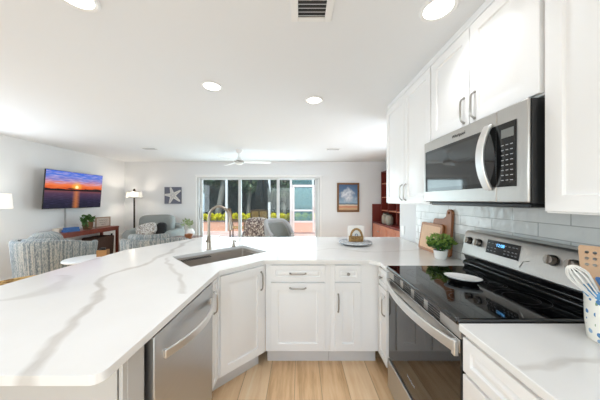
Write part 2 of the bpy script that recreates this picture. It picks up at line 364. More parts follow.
def crock():
    g = G('painted_crock'); x, y, z = g.sep(g.tc.outputs['Object'])
    ang = g.math('ARCTAN2', y, x); co = g.comb(g.math('MULTIPLY', ang, 0.068), z)
    v = g.node('ShaderNodeTexVoronoi'); v.inputs['Scale'].default_value = 42; v.inputs['Randomness'].default_value = 0.8; g.link(co, v.inputs['Vector'])
    pick = g.node('ShaderNodeRGBToBW'); g.link(v.outputs['Color'], pick.inputs[0])
    c1 = g.ramp(pick.outputs[0], [(0.0, (86, 130, 176)), (0.45, (150, 178, 206)), (0.6, (128, 158, 120)), (0.75, (238, 234, 224))], 'CONSTANT')
    m = g.math('LESS_THAN', v.outputs['Distance'], 0.36)
    c = g.mix(m, (240, 236, 226), c1)
    w = g.math('ADD', z, g.math('MULTIPLY', g.math('SINE', g.math('MULTIPLY', ang, 14.0)), 0.004))
    c = g.mix(g.math('GREATER_THAN', w, 0.156), c, (94, 150, 196))
    g.link(c, g.b.inputs['Base Color']); g.b.inputs['Roughness'].default_value = 0.25
    return g.m
M['crock'] = crock()

# ------------------------------------------------------------------ geometry helpers
def box(bm, x0, x1, y0, y1, z0, z1, rot=None, org=None):
    vs = [bm.verts.new((x, y, z)) for z in (z0, z1) for x, y in ((x0, y0), (x1, y0), (x1, y1), (x0, y1))]
    for f in ((0, 3, 2, 1), (4, 5, 6, 7), (0, 1, 5, 4), (1, 2, 6, 5), (2, 3, 7, 6), (3, 0, 4, 7)):
        bm.faces.new([vs[i] for i in f])
    if rot is not None:
        bmesh.ops.rotate(bm, verts=vs, cent=org or (0, 0, 0), matrix=rot)
    return vs
def prism(bm, pts, z0, z1):
    n = len(pts); a = [bm.verts.new((p[0], p[1], z0)) for p in pts]; b = [bm.verts.new((p[0], p[1], z1)) for p in pts]
    bm.faces.new(a[::-1]); bm.faces.new(b)
    for i in range(n): bm.faces.new((a[i], a[(i+1) % n], b[(i+1) % n], b[i]))
    return a+b
def prism_y(bm, pts, y0, y1):                                # outline in x,z, thickness along y
    vs = prism(bm, [(p[0], p[1]) for p in pts], y0, y1)
    for v in vs: v.co = Vector((v.co.x, v.co.z, v.co.y))
    return vs
def lathe(bm, prof, c=(0, 0, 0), seg=28, close=True):
    rings = []
    for r, z in prof:
        if r < 1e-5: rings.append([bm.verts.new((c[0], c[1], c[2]+z))])
        else: rings.append([bm.verts.new((c[0]+r*math.cos(2*PI*i/seg), c[1]+r*math.sin(2*PI*i/seg), c[2]+z)) for i in range(seg)])
    for k in range(len(rings)-1):
        A, B = rings[k], rings[k+1]
        for i in range(seg):
            j = (i+1) % seg
            if len(A) == 1 and len(B) == 1: continue
            if len(A) == 1: bm.faces.new((A[0], B[j], B[i]))
            elif len(B) == 1: bm.faces.new((A[i], A[j], B[0]))
            else: bm.faces.new((A[i], A[j], B[j], B[i]))
    if close:
        if len(rings[0]) > 1: bm.faces.new(rings[0][::-1])
        if len(rings[-1]) > 1: bm.faces.new(rings[-1])
def tube(bm, pts, r, seg=10, flat=None):
    pts = [Vector(p) for p in pts]; n = len(pts); rr = r if isinstance(r, (list, tuple)) else [r]*n
    up = None; rings = []
    for i, p in enumerate(pts):
        t = (pts[min(i+1, n-1)] - pts[max(i-1, 0)]).normalized()
        if up is None:
            up = Vector((0, 0, 1)) if abs(t.z) < 0.9 else Vector((1, 0, 0))
        s = t.cross(up).normalized(); u = s.cross(t).normalized(); up = u
        k = flat or 1.0
        rings.append([bm.verts.new(p + s*math.cos(2*PI*j/seg)*rr[i] + u*math.sin(2*PI*j/seg)*rr[i]*k) for j in range(seg)])
    for i in range(n-1):
        for j in range(seg):
            k = (j+1) % seg; bm.faces.new((rings[i][j], rings[i][k], rings[i+1][k], rings[i+1][j]))
    bm.faces.new(rings[0][::-1]); bm.faces.new(rings[-1])
def bar(bm, pts, w, h, side=(1, 0, 0)):                      # rectangular strip swept along pts; w across, h along 'up'
    pts = [Vector(p) for p in pts]; n = len(pts); rings = []
    for i, p in enumerate(pts):
        t = (pts[min(i+1, n-1)] - pts[max(i-1, 0)]).normalized(); s = Vector(side)
        s = (s - t*s.dot(t)).normalized(); u = t.cross(s).normalized()
        rings.append([bm.verts.new(p + s*a*w/2 + u*b*h/2) for a, b in ((-1, -1), (1, -1), (1, 1), (-1, 1))])
    for i in range(n-1):
        for j in range(4):
            k = (j+1) % 4; bm.faces.new((rings[i][j], rings[i][k], rings[i+1][k], rings[i+1][j]))
    bm.faces.new(rings[0][::-1]); bm.faces.new(rings[-1])
def rrect(x0, x1, y0, y1, r, seg=5):
    out = []
    for cx, cy, a0 in ((x1-r, y1-r, 0), (x0+r, y1-r, PI/2), (x0+r, y0+r, PI), (x1-r, y0+r, 1.5*PI)):
        for i in range(seg+1):
            a = a0 + PI/2*i/seg; out.append((cx+r*math.cos(a), cy+r*math.sin(a)))
    return out
def puff(bm, c, sx, sy, sz, p=3.2, nu=24, nv=14, rot=None):  # rounded cushion (superellipsoid)
    def sg(v, e): return math.copysign(abs(v)**e, v)
    e = 2/p; rows = []
    for i in range(nv+1):
        th = -PI/2 + PI*i/nv; row = []
        for j in range(nu):
            ph = 2*PI*j/nu
            row.append(bm.verts.new((sx*sg(math.cos(th), e)*sg(math.cos(ph), e), sy*sg(math.cos(th), e)*sg(math.sin(ph), e), sz*sg(math.sin(th), e))))
        rows.append(row)
    for i in range(nv):
        for j in range(nu):
            k = (j+1) % nu; bm.faces.new((rows[i][j], rows[i][k], rows[i+1][k], rows[i+1][j]))
    vs = [v for r in rows for v in r]
    if rot is not None: bmesh.ops.transform(bm, matrix=rot.to_4x4(), verts=vs)
    bmesh.ops.translate(bm, vec=Vector(c), verts=vs)
    return vs
def leaves(bm, c, rad, n, size, rnd, aspect=2.2, shell=0.35, up=0.0):
    for _ in range(n):
        d = Vector((rnd.gauss(0, 1), rnd.gauss(0, 1), rnd.gauss(0, 1))).normalized() * (shell + (1-shell)*rnd.random()**0.5)
        p = Vector((c[0]+d.x*rad[0], c[1]+d.y*rad[1], c[2]+d.z*rad[2]))
        t = Vector((d.x + rnd.gauss(0, .5), d.y + rnd.gauss(0, .5), d.z*0.6 + up + rnd.gauss(0, .5))).normalized()
        s = t.cross(Vector((rnd.gauss(0, 1), rnd.gauss(0, 1), rnd.gauss(0, 1)))).normalized()
        nrm = t.cross(s); L = size*(0.7+0.6*rnd.random()); w = L/aspect
        a = bm.verts.new(p - t*L/2); b = bm.verts.new(p + s*w/2 + nrm*w*0.15); cc = bm.verts.new(p + t*L/2); e = bm.verts.new(p - s*w/2 + nrm*w*0.15)
        bm.faces.new((a, b, cc)); bm.faces.new((a, cc, e))
def new(): return bmesh.new()
def obj(name, bm, m, parent=None, bevel=0.0, smooth=True, bseg=2, loc=None, rot=None, angle=40, fixn=True):
    if fixn: bmesh.ops.recalc_face_normals(bm, faces=bm.faces)
    me = bpy.data.meshes.new(name); bm.to_mesh(me); bm.free()
    o = bpy.data.objects.new(name, me); COL.objects.link(o)
    me.materials.append(M[m] if isinstance(m, str) else m)
    if smooth:
        for p in me.polygons: p.use_smooth = True
        me.set_sharp_from_angle(angle=math.radians(angle))
    if parent: o.parent = parent
    if loc: o.location = loc
    if rot: o.rotation_euler = rot
    if bevel:
        md = o.modifiers.new('bevel', 'BEVEL'); md.width = bevel; md.segments = bseg; md.limit_method = 'ANGLE'; md.angle_limit = math.radians(35)
    return o
def tag(o, label, cat, group=None, kind=None):
    o['label'] = label; o['category'] = cat
    if group: o['group'] = group
    if kind: o['kind'] = kind
    return o
def thing(name, label, cat, loc=(0, 0, 0), rz=0.0, group=None):
    o = bpy.data.objects.new(name, None); COL.objects.link(o); o.empty_display_size = 0.1
    o.location = loc; o.rotation_euler = (0, 0, rz)
    return tag(o, label, cat, group)
def struct(name, bm, m, parent=None, label=None, **kw):
    o = obj(name, bm, m, parent, **kw)
    if parent is None: o['kind'] = 'structure'
    if label: o['label'] = label
    return o
def dup(root, loc=None, rz=None, label=None, group=None):
    r = root.copy(); COL.objects.link(r)
    if loc: r.location = loc
    if rz is not None: r.rotation_euler = (0, 0, rz)
    if label: r['label'] = label
    if group: r['group'] = group
    for ch in list(root.children):
        c = ch.copy(); COL.objects.link(c); c.parent = r
        for g in ch.children:
            d = g.copy(); COL.objects.link(d); d.parent = c
    return r
def text(name, body, size, m, parent, loc, rot=(PI/2, 0, 0), ext=0.0004):
    c = bpy.data.curves.new(name, 'FONT'); c.body = body; c.size = size; c.align_x = 'CENTER'; c.align_y = 'CENTER'; c.extrude = ext
    tmp = bpy.data.objects.new(name, c); COL.objects.link(tmp); bpy.context.view_layer.update()
    me = bpy.data.meshes.new_from_object(tmp.evaluated_get(bpy.context.evaluated_depsgraph_get())); bpy.data.objects.remove(tmp)
    me.materials.clear(); me.materials.append(M[m])
    o = bpy.data.objects.new(name, me); COL.objects.link(o); o.parent = parent; o.location = loc; o.rotation_euler = rot
    return o

# ------------------------------------------------------------------ room shell
H = 2.44; WL = -4.75; WF = 6.20; KW = 1.33; WB = -2.4; WR = 2.60
bm = new(); box(bm, WL-.15, WR+.15, WB-.15, WF+.15, -0.10, 0.0); struct('floor', bm, 'plank', smooth=False)
bm = new(); box(bm, WL-.15, WR+.15, WB-.15, WF+.15, H, H+.12); struct('ceiling', bm, 'ceiling', smooth=False)
bm = new()                                                   # left wall, opened for the added unseen window
box(bm, WL-.15, WL, WB, 0.7, 0, H); box(bm, WL-.15, WL, 3.5, WF, 0, H); box(bm, WL-.15, WL, 0.7, 3.5, 0, 0.7); box(bm, WL-.15, WL, 0.7, 3.5, 2.15, H)
struct('wall_left', bm, 'wall', smooth=False)
bm = new()                                                   # far wall around the sliding door
DX0, DX1, DT = -2.79, 0.54, 2.02
box(bm, WL-.15, DX0, WF, WF+.15, 0, H); box(bm, DX1, WR+.15, WF, WF+.15, 0, H); box(bm, DX0, DX1, WF, WF+.15, DT, H)
struct('wall_far', bm, 'wall', smooth=False)
bm = new(); box(bm, KW, KW+.13, WB, 3.05, 0, H); struct('wall_kitchen', bm, 'wall', smooth=False)
bm = new(); box(bm, KW+.13, WR, 2.92, 3.05, 0, H); struct('wall_return', bm, 'wall', smooth=False)
bm = new(); box(bm, WR, WR+.15, 2.92, 3.16, 0, H); box(bm, WR, WR+.15, 4.16, WF, 0, H); box(bm, WR, WR+.15, 3.16, 4.16, 0, .65); box(bm, WR, WR+.15, 3.16, 4.16, 2.25, H); struct('wall_right', bm, 'wall', smooth=False)
bm = new()
box(bm, WL-.15, -2.2, WB-.15, WB, 0, H); box(bm, 1.0, KW+.13, WB-.15, WB, 0, H); box(bm, -2.2, 1.0, WB-.15, WB, 0, 0.65); box(bm, -2.2, 1.0, WB-.15, WB, 2.25, H)
struct('wall_back', bm, 'wall', smooth=False)
bm = new(); box(bm, KW-.012, KW-.0005, -0.4, 2.60, 0.9145, 1.40); struct('wall_backsplash', bm, 'tile', smooth=False)
bm = new(); box(bm, WL+.001, WL+.016, 2.0, WF-.001, 0.001, 0.14); struct('baseboard_left', bm, 'trim', bevel=.003)
bm = new(); box(bm, WL+.017, DX0-.08, WF-.016, WF-.001, 0.001, 0.14); box(bm, DX1+.08, 1.90, WF-.016, WF-.001, 0.001, 0.14); struct('baseboard_far', bm, 'trim', bevel=.003)

# sliding door: casing, three panels, glass
bm = new(); box(bm, DX0-.035, DX0, WF-.02, WF-.001, 0.001, DT+.04); box(bm, DX1, DX1+.04, WF-.02, WF-.001, 0.001, DT+.04); box(bm, DX0, DX1, WF-.02, WF-.001, DT, DT+.04)
box(bm, DX0-.05, DX1+.08, WF-.032, WF-.001, DT+.04, DT+.065)
struct('trim_1', bm, 'trim', bevel=.003)
d1 = bpy.data.objects.new('door_1', None); COL.objects.link(d1); d1.location = (0, WF, 0); d1['kind'] = 'structure'; d1['label'] = 'white aluminium sliding glass door to the patio'
bm = new(); box(bm, DX0+.001, DX0+.05, .002, .14, 0.001, DT-.001); box(bm, DX1-.05, DX1-.001, .002, .14, 0.001, DT-.001); box(bm, DX0+.05, DX1-.05, .002, .14, DT-.03, DT-.001); box(bm, DX0+.05, DX1-.05, .002, .14, 0.001, .03)
obj('door_frame', bm, 'door_white', d1, bevel=.003)
pan = [(-2.74, -1.60, .075), (-1.68, -0.56, .035), (-0.64, 0.50, .105)]
for (a, b, y) in pan:
    bm = new(); w = .075
    box(bm, a, a+w, y, y+.03, .03, DT-.03); box(bm, b-w, b, y, y+.03, .03, DT-.03); box(bm, a+w, b-w, y, y+.03, DT-.06, DT-.03); box(bm, a+w, b-w, y, y+.03, .03, .12)
    p = obj('door_panel', bm, 'door_white', d1, bevel=.003)
    bm = new(); box(bm, a+w, b-w, y+.012, y+.018, .12, DT-.06); obj('glass_pane', bm, 'glass', p)
    if a < -2.5:
        bm = new(); box(bm, a+.015, a+.055, y-.03, y-.001, .88, 1.22); obj('door_handle', bm, 'nickel', p, bevel=.006)
# unseen windows added in the back and left walls for fill light
w2 = bpy.data.objects.new('added_window_2', None); COL.objects.link(w2); w2['kind'] = 'structure'
bm = new()
for x0, x1, z0, z1 in ((-2.19, -2.12, .66, 2.24), (.92, .99, .66, 2.24), (-2.12, .92, .66, .73), (-2.12, .92, 2.17, 2.24), (-.64, -.56, .73, 2.17)): box(bm, x0, x1, WB-.12, WB-.06, z0, z1)
obj('window_frame', bm, 'trim', w2)
bm = new(); box(bm, -2.12, .92, WB-.095, WB-.089, .73, 2.17); obj('glass_pane', bm, 'glass', w2)
w3 = bpy.data.objects.new('added_window_3', None); COL.objects.link(w3); w3['kind'] = 'structure'
bm = new()
for y0, y1, z0, z1 in ((.71, .78, .71, 2.14), (3.42, 3.49, .71, 2.14), (.78, 3.42, .71, .78), (.78, 3.42, 2.07, 2.14), (2.06, 2.14, .78, 2.07)): box(bm, WL-.12, WL-.06, y0, y1, z0, z1)
obj('window_frame', bm, 'trim', w3)
bm = new(); box(bm, WL-.095, WL-.089, 0.78, 3.42, .78, 2.07); obj('glass_pane', bm, 'glass', w3)

w4 = bpy.data.objects.new('added_window_4', None); COL.objects.link(w4); w4['kind'] = 'structure'  # unseen window added to light the living room from the right
bm = new()
for y0, y1, z0, z1 in ((3.17, 3.23, .66, 2.24), (4.09, 4.15, .66, 2.24), (3.23, 4.09, .66, .72), (3.23, 4.09, 2.18, 2.24), (3.23, 4.09, 1.42, 1.47)): box(bm, WR+.06, WR+.12, y0, y1, z0, z1)
obj('window_frame', bm, 'trim', w4)
bm = new(); box(bm, WR+.088, WR+.094, 3.23, 4.09, .72, 2.18); obj('glass_pane', bm, 'glass', w4)

# ------------------------------------------------------------------ cabinets
def ring_panel(bm, x0, x1, z0, z1, rail=.058, y=0.0, t=.02):
    """Shaker front with a stepped, slightly raised centre; face towards -y, back at y."""
    f = y - t
    r2 = min(rail, (x1-x0)*.28, (z1-z0)*.30); k = min(1.0, r2/.058)
    steps = [(0, y), (0, f+.0015), (.0015, f), (r2, f), (r2+.004*k, f+.010), (r2+.016*k, f+.010), (r2+.034*k, f+.004)]
    rings = []
    for ins, yy in steps:
        rings.append([bm.verts.new((a, yy, b)) for a, b in ((x0+ins, z0+ins), (x1-ins, z0+ins), (x1-ins, z1-ins), (x0+ins, z1-ins))])
    for A, B in zip(rings, rings[1:]):
        for i in range(4):
            j = (i+1) % 4; bm.faces.new((A[i], A[j], B[j], B[i]))
    bm.faces.new(rings[-1]); bm.faces.new(rings[0][::-1])
def pull(parent, cx, cz, y, L=.13, vert=True):
    bm = new(); pts = []
    for i in range(13):
        t = -1 + 2*i/12; d = .022*(1-abs(t)**7)+.002
        pts.append((cx, y-d, cz+t*L/2) if vert else (cx+t*L/2, y-d, cz))
    tube(bm, pts, .0052, 8)
    for t in (-1, 1):
        if vert: tube(bm, [(cx, y+.001, cz+t*(L/2-.001)), (cx, y-.006, cz+t*(L/2-.001))], .0075, 8)
        else: tube(bm, [(cx+t*(L/2-.001), y+.001, cz), (cx+t*(L/2-.001), y-.006, cz)], .0075, 8)
    o = obj('handle', bm, 'nickel', parent); return o
def knob(parent, cx, cz, y):
    bm = new(); lathe(bm, [(.0, .026), (.010, .0255), (.0135, .021), (.012, .016), (.006, .012), (.006, 0)])
    bmesh.ops.rotate(bm, verts=bm.verts, cent=(0, 0, 0), matrix=Matrix.Rotation(PI/2, 3, 'X')); bmesh.ops.translate(bm, verts=bm.verts, vec=(cx, y, cz))
    return obj('knob', bm, 'nickel', parent)
def cabinet(name, label, loc, rz, w, depth, z0, z1, fronts, toe=True, sides=None, group=None, open_top=False):
    t = thing(name, label, 'cabinet', loc, rz, group)
    bm = new()
    if open_top:
        box(bm, 0, .018, 0, depth, z0, z1); box(bm, w-.018, w, 0, depth, z0, z1); box(bm, .018, w-.018, 0, .018, z0, z1); box(bm, .018, w-.018, .018, depth, z0, z0+.018)
    else: box(bm, 0, w, 0, depth, z0, z1)
    obj('body', bm, 'cabinet', t, bevel=.0012)
    if toe:
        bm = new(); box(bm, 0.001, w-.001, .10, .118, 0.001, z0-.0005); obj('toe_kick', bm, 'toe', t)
    for f in fronts:
        x0, x1, a, b, kind = f[:5]
        bm = new(); ring_panel(bm, x0, x1, a, b, rail=f[6] if len(f) > 6 else .058, y=-.0005)
        fr = obj('drawer_front' if kind in ('dh', 'dk', 'd') else 'door', bm, 'cabinet', t, angle=25)
        h = f[5] if len(f) > 5 else None
        if kind in ('dh', 'ph'): pull(fr, (x0+x1)/2, h if h else (a+b)/2, -.0205, .13, False)
        elif kind in ('dk', 'pk'): knob(fr, (x0+x1)/2, h if h else (a+b)/2, -.0205)
        elif kind == 'v' and h: pull(fr, h[0], h[1], -.0205, .145, True)
    return t
CT0, CT = .884, .914
BZ = .885 - .0015
# back run, faces the camera; face plane at Y=1.90
FY = 1.90
def px(x): return (x-300)*1.88/229
cabinet('base_cabinet', 'white base cabinet with two horizontal pulls, centre of the back run', (-.285, FY, 0), 0, .535, .55, .15, BZ,
        [(.045, .49, .735, .868, 'dh', None, .035), (.045, .49, .165, .722, 'ph', .682)])
cabinet('base_cabinet', 'narrow white base cabinet with drawer knob over slim door, facing camera', (.2505, FY, 0), 0, .4085, .55, .15, BZ,
        [(.037, .25, .735, .868, 'dk', None, .035), (.037, .25, .165, .722, 'v', (.063, .56))])
# diagonal sink cabinet
c45 = math.sqrt(.5)
cabinet('sink_cabinet', 'white single-door sink cabinet set diagonally under the sink', (-.590, 1.592, 0), PI/4, .43, .18, .15, BZ,
        [(.03, .40, .165, .868, 'v', (.372, .755))], open_top=True)
# left run, faces +X
cabinet('base_cabinet', 'slim white pull-out cabinet between dishwasher and diagonal sink cabinet', (-.590, 1.492, 0), PI/2, .098, .55, .15, BZ,
        [(.004, .092, .165, .868, 'v', (.022, .725), .02)])
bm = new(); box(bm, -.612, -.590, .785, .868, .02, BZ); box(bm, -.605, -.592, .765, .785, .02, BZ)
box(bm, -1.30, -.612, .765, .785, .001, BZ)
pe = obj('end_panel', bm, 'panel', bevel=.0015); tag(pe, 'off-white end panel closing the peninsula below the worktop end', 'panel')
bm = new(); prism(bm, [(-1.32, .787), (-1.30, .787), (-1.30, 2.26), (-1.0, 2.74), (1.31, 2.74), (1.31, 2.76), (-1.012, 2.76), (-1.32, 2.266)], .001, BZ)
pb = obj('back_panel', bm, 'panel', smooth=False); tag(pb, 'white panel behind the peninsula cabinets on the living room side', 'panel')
# right run, faces -X ; small cabinet between corner and range
cabinet('base_cabinet', 'slim white cabinet between the inner corner and the range, knob and handle', (.660, 1.878, 0), -PI/2, .193, .60, .15, BZ,
        [(.008, .185, .735, .868, 'dk', None, .03), (.008, .185, .165, .722, 'v', (.15, .60), .04)])
cabinet('base_cabinet', 'white drawer base cabinet at the near right beside the range', (.660, .912, 0), -PI/2, .88, .66, .15, BZ,
        [(.012, .435, .735, .868, 'd', None, .038), (.445, .868, .735, .868, 'd', None, .038), (.012, .435, .165, .722, 'd'), (.445, .868, .165, .722, 'd')])

# worktops
def slab(name, outer, hole, label):
    bm = new(); es = []
    for loop in ([outer] + ([hole] if hole else [])):
        vs = [bm.verts.new((p[0], p[1], CT0)) for p in loop]
        es += [bm.edges.new((vs[i], vs[(i+1) % len(vs)])) for i in range(len(vs))]
    bmesh.ops.triangle_fill(bm, use_beauty=True, edges=es)
    r = bmesh.ops.extrude_face_region(bm, geom=list(bm.faces))
    bmesh.ops.translate(bm, verts=[v for v in r['geom'] if isinstance(v, bmesh.types.BMVert)], vec=(0, 0, CT-CT0))
    o = obj(name, bm, 'quartz', bevel=.004, angle=30); tag(o, label, 'worktop'); return o
def arc(cx, cy, r, a0, a1, n=6): return [(cx+r*math.cos(math.radians(a0+(a1-a0)*i/n)), cy+r*math.sin(math.radians(a0+(a1-a0)*i/n))) for i in range(n+1)]
outer = [(-1.72, .640)] + arc(-.595, .675, .035, -90, 0) + [(-.56, 1.585), (-.292, 1.868), (.565, 1.868), (.632, 1.80), (.632, 1.684), (1.317, 1.684), (1.317, 3.04), (-1.30, 3.04), (-1.34, 2.98), (-1.72, 2.24)]
SC = Vector((-.712, 2.085)); sl, sw = .35, .22
ux, uy = Vector((c45, c45)), Vector((-c45, c45))
hole = [tuple(SC + ux*a + uy*b) for a, b in rrect(-sl, sl, -sw, sw, .015, 3)]
slab('countertop', outer, hole, 'long white quartz worktop with grey veins, peninsula and sink corner')
slab('countertop', [(.632, -.35), (1.317, -.35), (1.317, .914), (.632, .914)], None, 'short white quartz worktop at the near right of the range')

# sink, drain, drying rack
snk = thing('sink', 'undermount stainless steel sink set diagonally in the worktop', 'sink', (SC.x, SC.y, CT0-.001), PI/4)
bm = new(); A, B, dp, th = sl+.006, sw+.006, .23, .004
loops = [(rrect(-A-.015, A+.015, -B-.015, B+.015, .02, 4), 0.0), (rrect(-A, A, -B, B, .018, 4), 0.0), (rrect(-A, A, -B, B, .018, 4), -.02), (rrect(-A+.012, A-.012, -B+.012, B-.012, .018, 4), -.021),
         (rrect(-A+.014, A-.014, -B+.014, B-.014, .03, 4), -dp+.02), (rrect(-A+.035, A-.035, -B+.035, B-.035, .03, 4), -dp)]
rs = [[bm.verts.new((p[0], p[1], z)) for p in lp] for lp, z in loops]
for P_, Q_ in zip(rs, rs[1:]):
    n = len(P_)
    for i in range(n): bm.faces.new((P_[i], P_[(i+1) % n], Q_[(i+1) % n], Q_[i]))
bm.faces.new(rs[-1])
o = obj('basin', bm, 'sink_steel', snk, fixn=False); md = o.modifiers.new('wall', 'SOLIDIFY'); md.thickness = .0025; md.offset = -1
for p in o.data.polygons: p.flip()
bm = new(); lathe(bm, [(.0, -dp+.004), (.028, -dp+.004), (.045, -dp+.006), (.047, -dp+.001), (.0, -dp+.001)]); obj('drain', bm, 'nickel', snk)
rk = thing('drying_rack', 'dark roll-up drying rack laid over the left end of the sink', 'rack', (SC.x, SC.y, CT0-.0205), PI/4)
bm = new()
for i in range(16):
    x = -.338 + i*.0205; tube(bm, [(x, .158, .004), (x, .212, .004)], .0042, 6)
obj('rods', bm, 'black', rk)
bm = new(); box(bm, -.345, -.022, .214, .224, .0, .010); box(bm, -.345, -.022, .168, .212, -.003, -.0005); obj('rails', bm, 'sink_steel', rk, bevel=.001)

# faucet and soap dispenser
fa = thing('faucet', 'tall brushed nickel gooseneck pull-down faucet behind the sink', 'faucet', (-.905, 2.275, CT), math.radians(-20))
bm = new(); lathe(bm, [(.0, .0005), (.028, .0005), (.0285, .006), (.0255, .012), (.021, .08), (.0165, .14), (.0150, .17), (.0, .17)]); obj('base', bm, 'faucet', fa)
bm = new(); pts = [(0, 0, .165), (0, 0, .24), (0, 0, .31)]
for i in range(1, 13):
    a = PI - PI*.94*i/12; pts.append((.125+.125*math.cos(a), 0, .31+.118*math.sin(a)))
pts += [(.253, 0, .27)]
tube(bm, pts, .0125, 14); obj('spout', bm, 'faucet', fa)
bm = new(); tube(bm, [(.252, 0, .282), (.256, 0, .255), (.262, 0, .205)], [.0145, .0165, .0175], 14); obj('spray_head', bm, 'faucet', fa)
bm = new(); tube(bm, [(.0, -.012, .085), (.012, -.045, .088)], .011, 10); tube(bm, [(.012, -.045, .088), (.03, -.056, .10), (.045, -.06, .145)], [.011, .007, .006], 10); obj('lever', bm, 'faucet', fa)
so = thing('soap_dispenser', 'small nickel soap dispenser pump between faucet and sink corner', 'dispenser', (-.70, 2.415, CT), math.radians(-50))
bm = new(); lathe(bm, [(.0, .0005), (.021, .0005), (.021, .006), (.014, .012), (.012, .045), (.0, .045)]); obj('base', bm, 'faucet', so)
bm = new(); tube(bm, [(0, 0, .044), (0, 0, .062)], .008, 10); tube(bm, [(-.012, 0, .062), (.05, 0, .066), (.056, 0, .058)], [.011, .008, .006], 10); obj('pump', bm, 'faucet', so)

# ------------------------------------------------------------------ dishwasher  (faces +X)
dw = thing('dishwasher', 'stainless steel dishwasher with curved bar handle in the peninsula', 'dishwasher', (-.590, .872, 0), PI/2)
bm = new(); box(bm, .004, .612, .03, .55, .10, BZ-.002); obj('tub', bm, 'black', dw)
bm = new(); box(bm, .022, .610, -.022, .028, .12, .868)
obj('door', bm, 'steel', dw, bevel=.004)
bm = new(); box(bm, .022, .610, -.018, .028, .8685, .876); obj('control_strip', bm, 'black_gloss', dw)
bm = new(); pts = []
for i in range(21):
    t = -1+2*i/20; pts.append((.331+t*.255, -.030-.062*(1-t*t), .765))
bar(bm, pts, .036, .012, side=(0, 0, 1)); box(bm, .078, .094, -.034, -.0205, .748, .782); box(bm, .568, .584, -.034, -.0205, .748, .782)
obj('handle', bm, 'steel_handle', dw, bevel=.003)
bm = new(); box(bm, .004, .612, .05, .065, .002, .099); obj('toe_kick', bm, 'black', dw)

# ------------------------------------------------------------------ range (faces -X) local x -> -Y, local y -> +X
RY = 1.680; RW = .762
rg = thing('range', 'freestanding stainless electric range with black glass cooktop', 'range', (.66, RY, 0), -PI/2)
bm = new(); box(bm, .003, RW-.003, .005, .645, .03, .898); obj('body', bm, 'black', rg, bevel=.002)
for x in (.05, RW-.08):
    for y in (.06, .58):
        bm = new(); lathe(bm, [(.018, .001), (.018, .03)], (x+.015, y, 0), 12); obj('foot', bm, 'black', rg)
bm = new(); prism(bm, rrect(.001, RW-.001, -.028, .540, .012, 4), .899, .926); ck = obj('cooktop', bm, 'cooktop', rg, bevel=.008, bseg=3)
bm = new()
for cx, cy, r in ((.20, .14, .105), (.56, .14, .09), (.20, .42, .08), (.56, .42, .105), (.38, .45, .05)):
    for rr in (r, r*.66):
        seg = 40
        i0 = [bm.verts.new((cx+rr*math.cos(2*PI*k/seg), cy+rr*math.sin(2*PI*k/seg), .9263)) for k in range(seg)]
        i1 = [bm.verts.new((cx+(rr+.0016)*math.cos(2*PI*k/seg), cy+(rr+.0016)*math.sin(2*PI*k/seg), .9263)) for k in range(seg)]
        for k in range(seg): bm.faces.new((i0[k], i0[(k+1) % seg], i1[(k+1) % seg], i1[k]))
obj('burner_rings', bm, mat('burner_print', (70, 70, 72), 0.3), ck)
bm = new(); box(bm, .006, RW-.006, -.012, .004, .842, .897); vt = obj('vent_trim', bm, 'steel_light', rg, bevel=.002)
bm = new()
for gx in (.10, .24, .38, .52):
    for k in range(4):
        box(bm, gx, gx+.10, -.0132, -.011, .845+k*.012, .854+k*.012)
obj('vent_slots', bm, 'black', vt)
dr = None
bm = new(); box(bm, .006, RW-.006, -.012, .004, .262, .838); dr = obj('oven_door', bm, 'black_glass', rg, bevel=.004)
bm = new(); box(bm, .006, RW-.006, -.016, -.0122, .785, .838); obj('door_rail', bm, 'steel_light', dr, bevel=.003)
bm = new(); pts = []
for i in range(25):
    t = -1+2*i/24; pts.append((RW/2+t*.362, -.026-.050*(1-t*t), .806))
bar(bm, pts, .046, .014, side=(0, 0, 1))
box(bm, RW/2-.370, RW/2-.348, -.034, -.0158, .782, .830); box(bm, RW/2+.348, RW/2+.370, -.034, -.0158, .770, .834)
obj('handle', bm, 'steel_handle', dr, bevel=.003)
text('logo', 'Whirlpool', .022, 'icon', dr, (.34, -.0124, .345))
bm = new(); box(bm, .006, RW-.006, -.020, .004, .045, .250); obj('drawer', bm, 'steel', rg, bevel=.004)
# backguard
bm = new(); prof = [(.541, .899), (.541, .935), (.530, .944), (.530, .958), (.553, .975), (.538, 1.012), (.655, 1.012), (.655, .899)]
vs = prism(bm, [(p[0], p[1]) for p in prof], .001, RW-.001)
for v in vs: v.co = Vector((v.co.z, v.co.x, v.co.y))
obj('back_vent', bm, 'black_gloss', rg, bevel=.003)
bm = new(); prof = [(.530, 1.0125), (.524, 1.02), (.553, 1.170), (.566, 1.184), (.655, 1.186), (.655, 1.0125)]
vs = prism(bm, prof, .001, RW-.001)
for v in vs: v.co = Vector((v.co.z, v.co.x, v.co.y))
bg = obj('backguard', bm, 'steel_light', rg, bevel=.004, bseg=3)
tilt = math.atan2(.029, .150)
def on_guard(x, z, out=0.0):                                 # point on the tilted face
    y = .524 + (z-1.02)*.029/.150; return Vector((x, y - out*math.cos(tilt), z + out*math.sin(tilt)))
RT = Matrix.Rotation(-tilt, 3, 'X')
bm = new(); c = on_guard(.318, 1.112, .0012)
box(bm, -.110, .110, -.0012, .0008, -.042, .042); bmesh.ops.transform(bm, matrix=RT.to_4x4(), verts=bm.verts); bmesh.ops.translate(bm, vec=c, verts=bm.verts)
dsp = obj('display', bm, 'black_gloss', bg, bevel=.001)
text('clock', '12:08', .026, 'clock_blue', dsp, on_guard(.305, 1.128, .003), (PI/2-tilt, 0, 0))
bm = new()
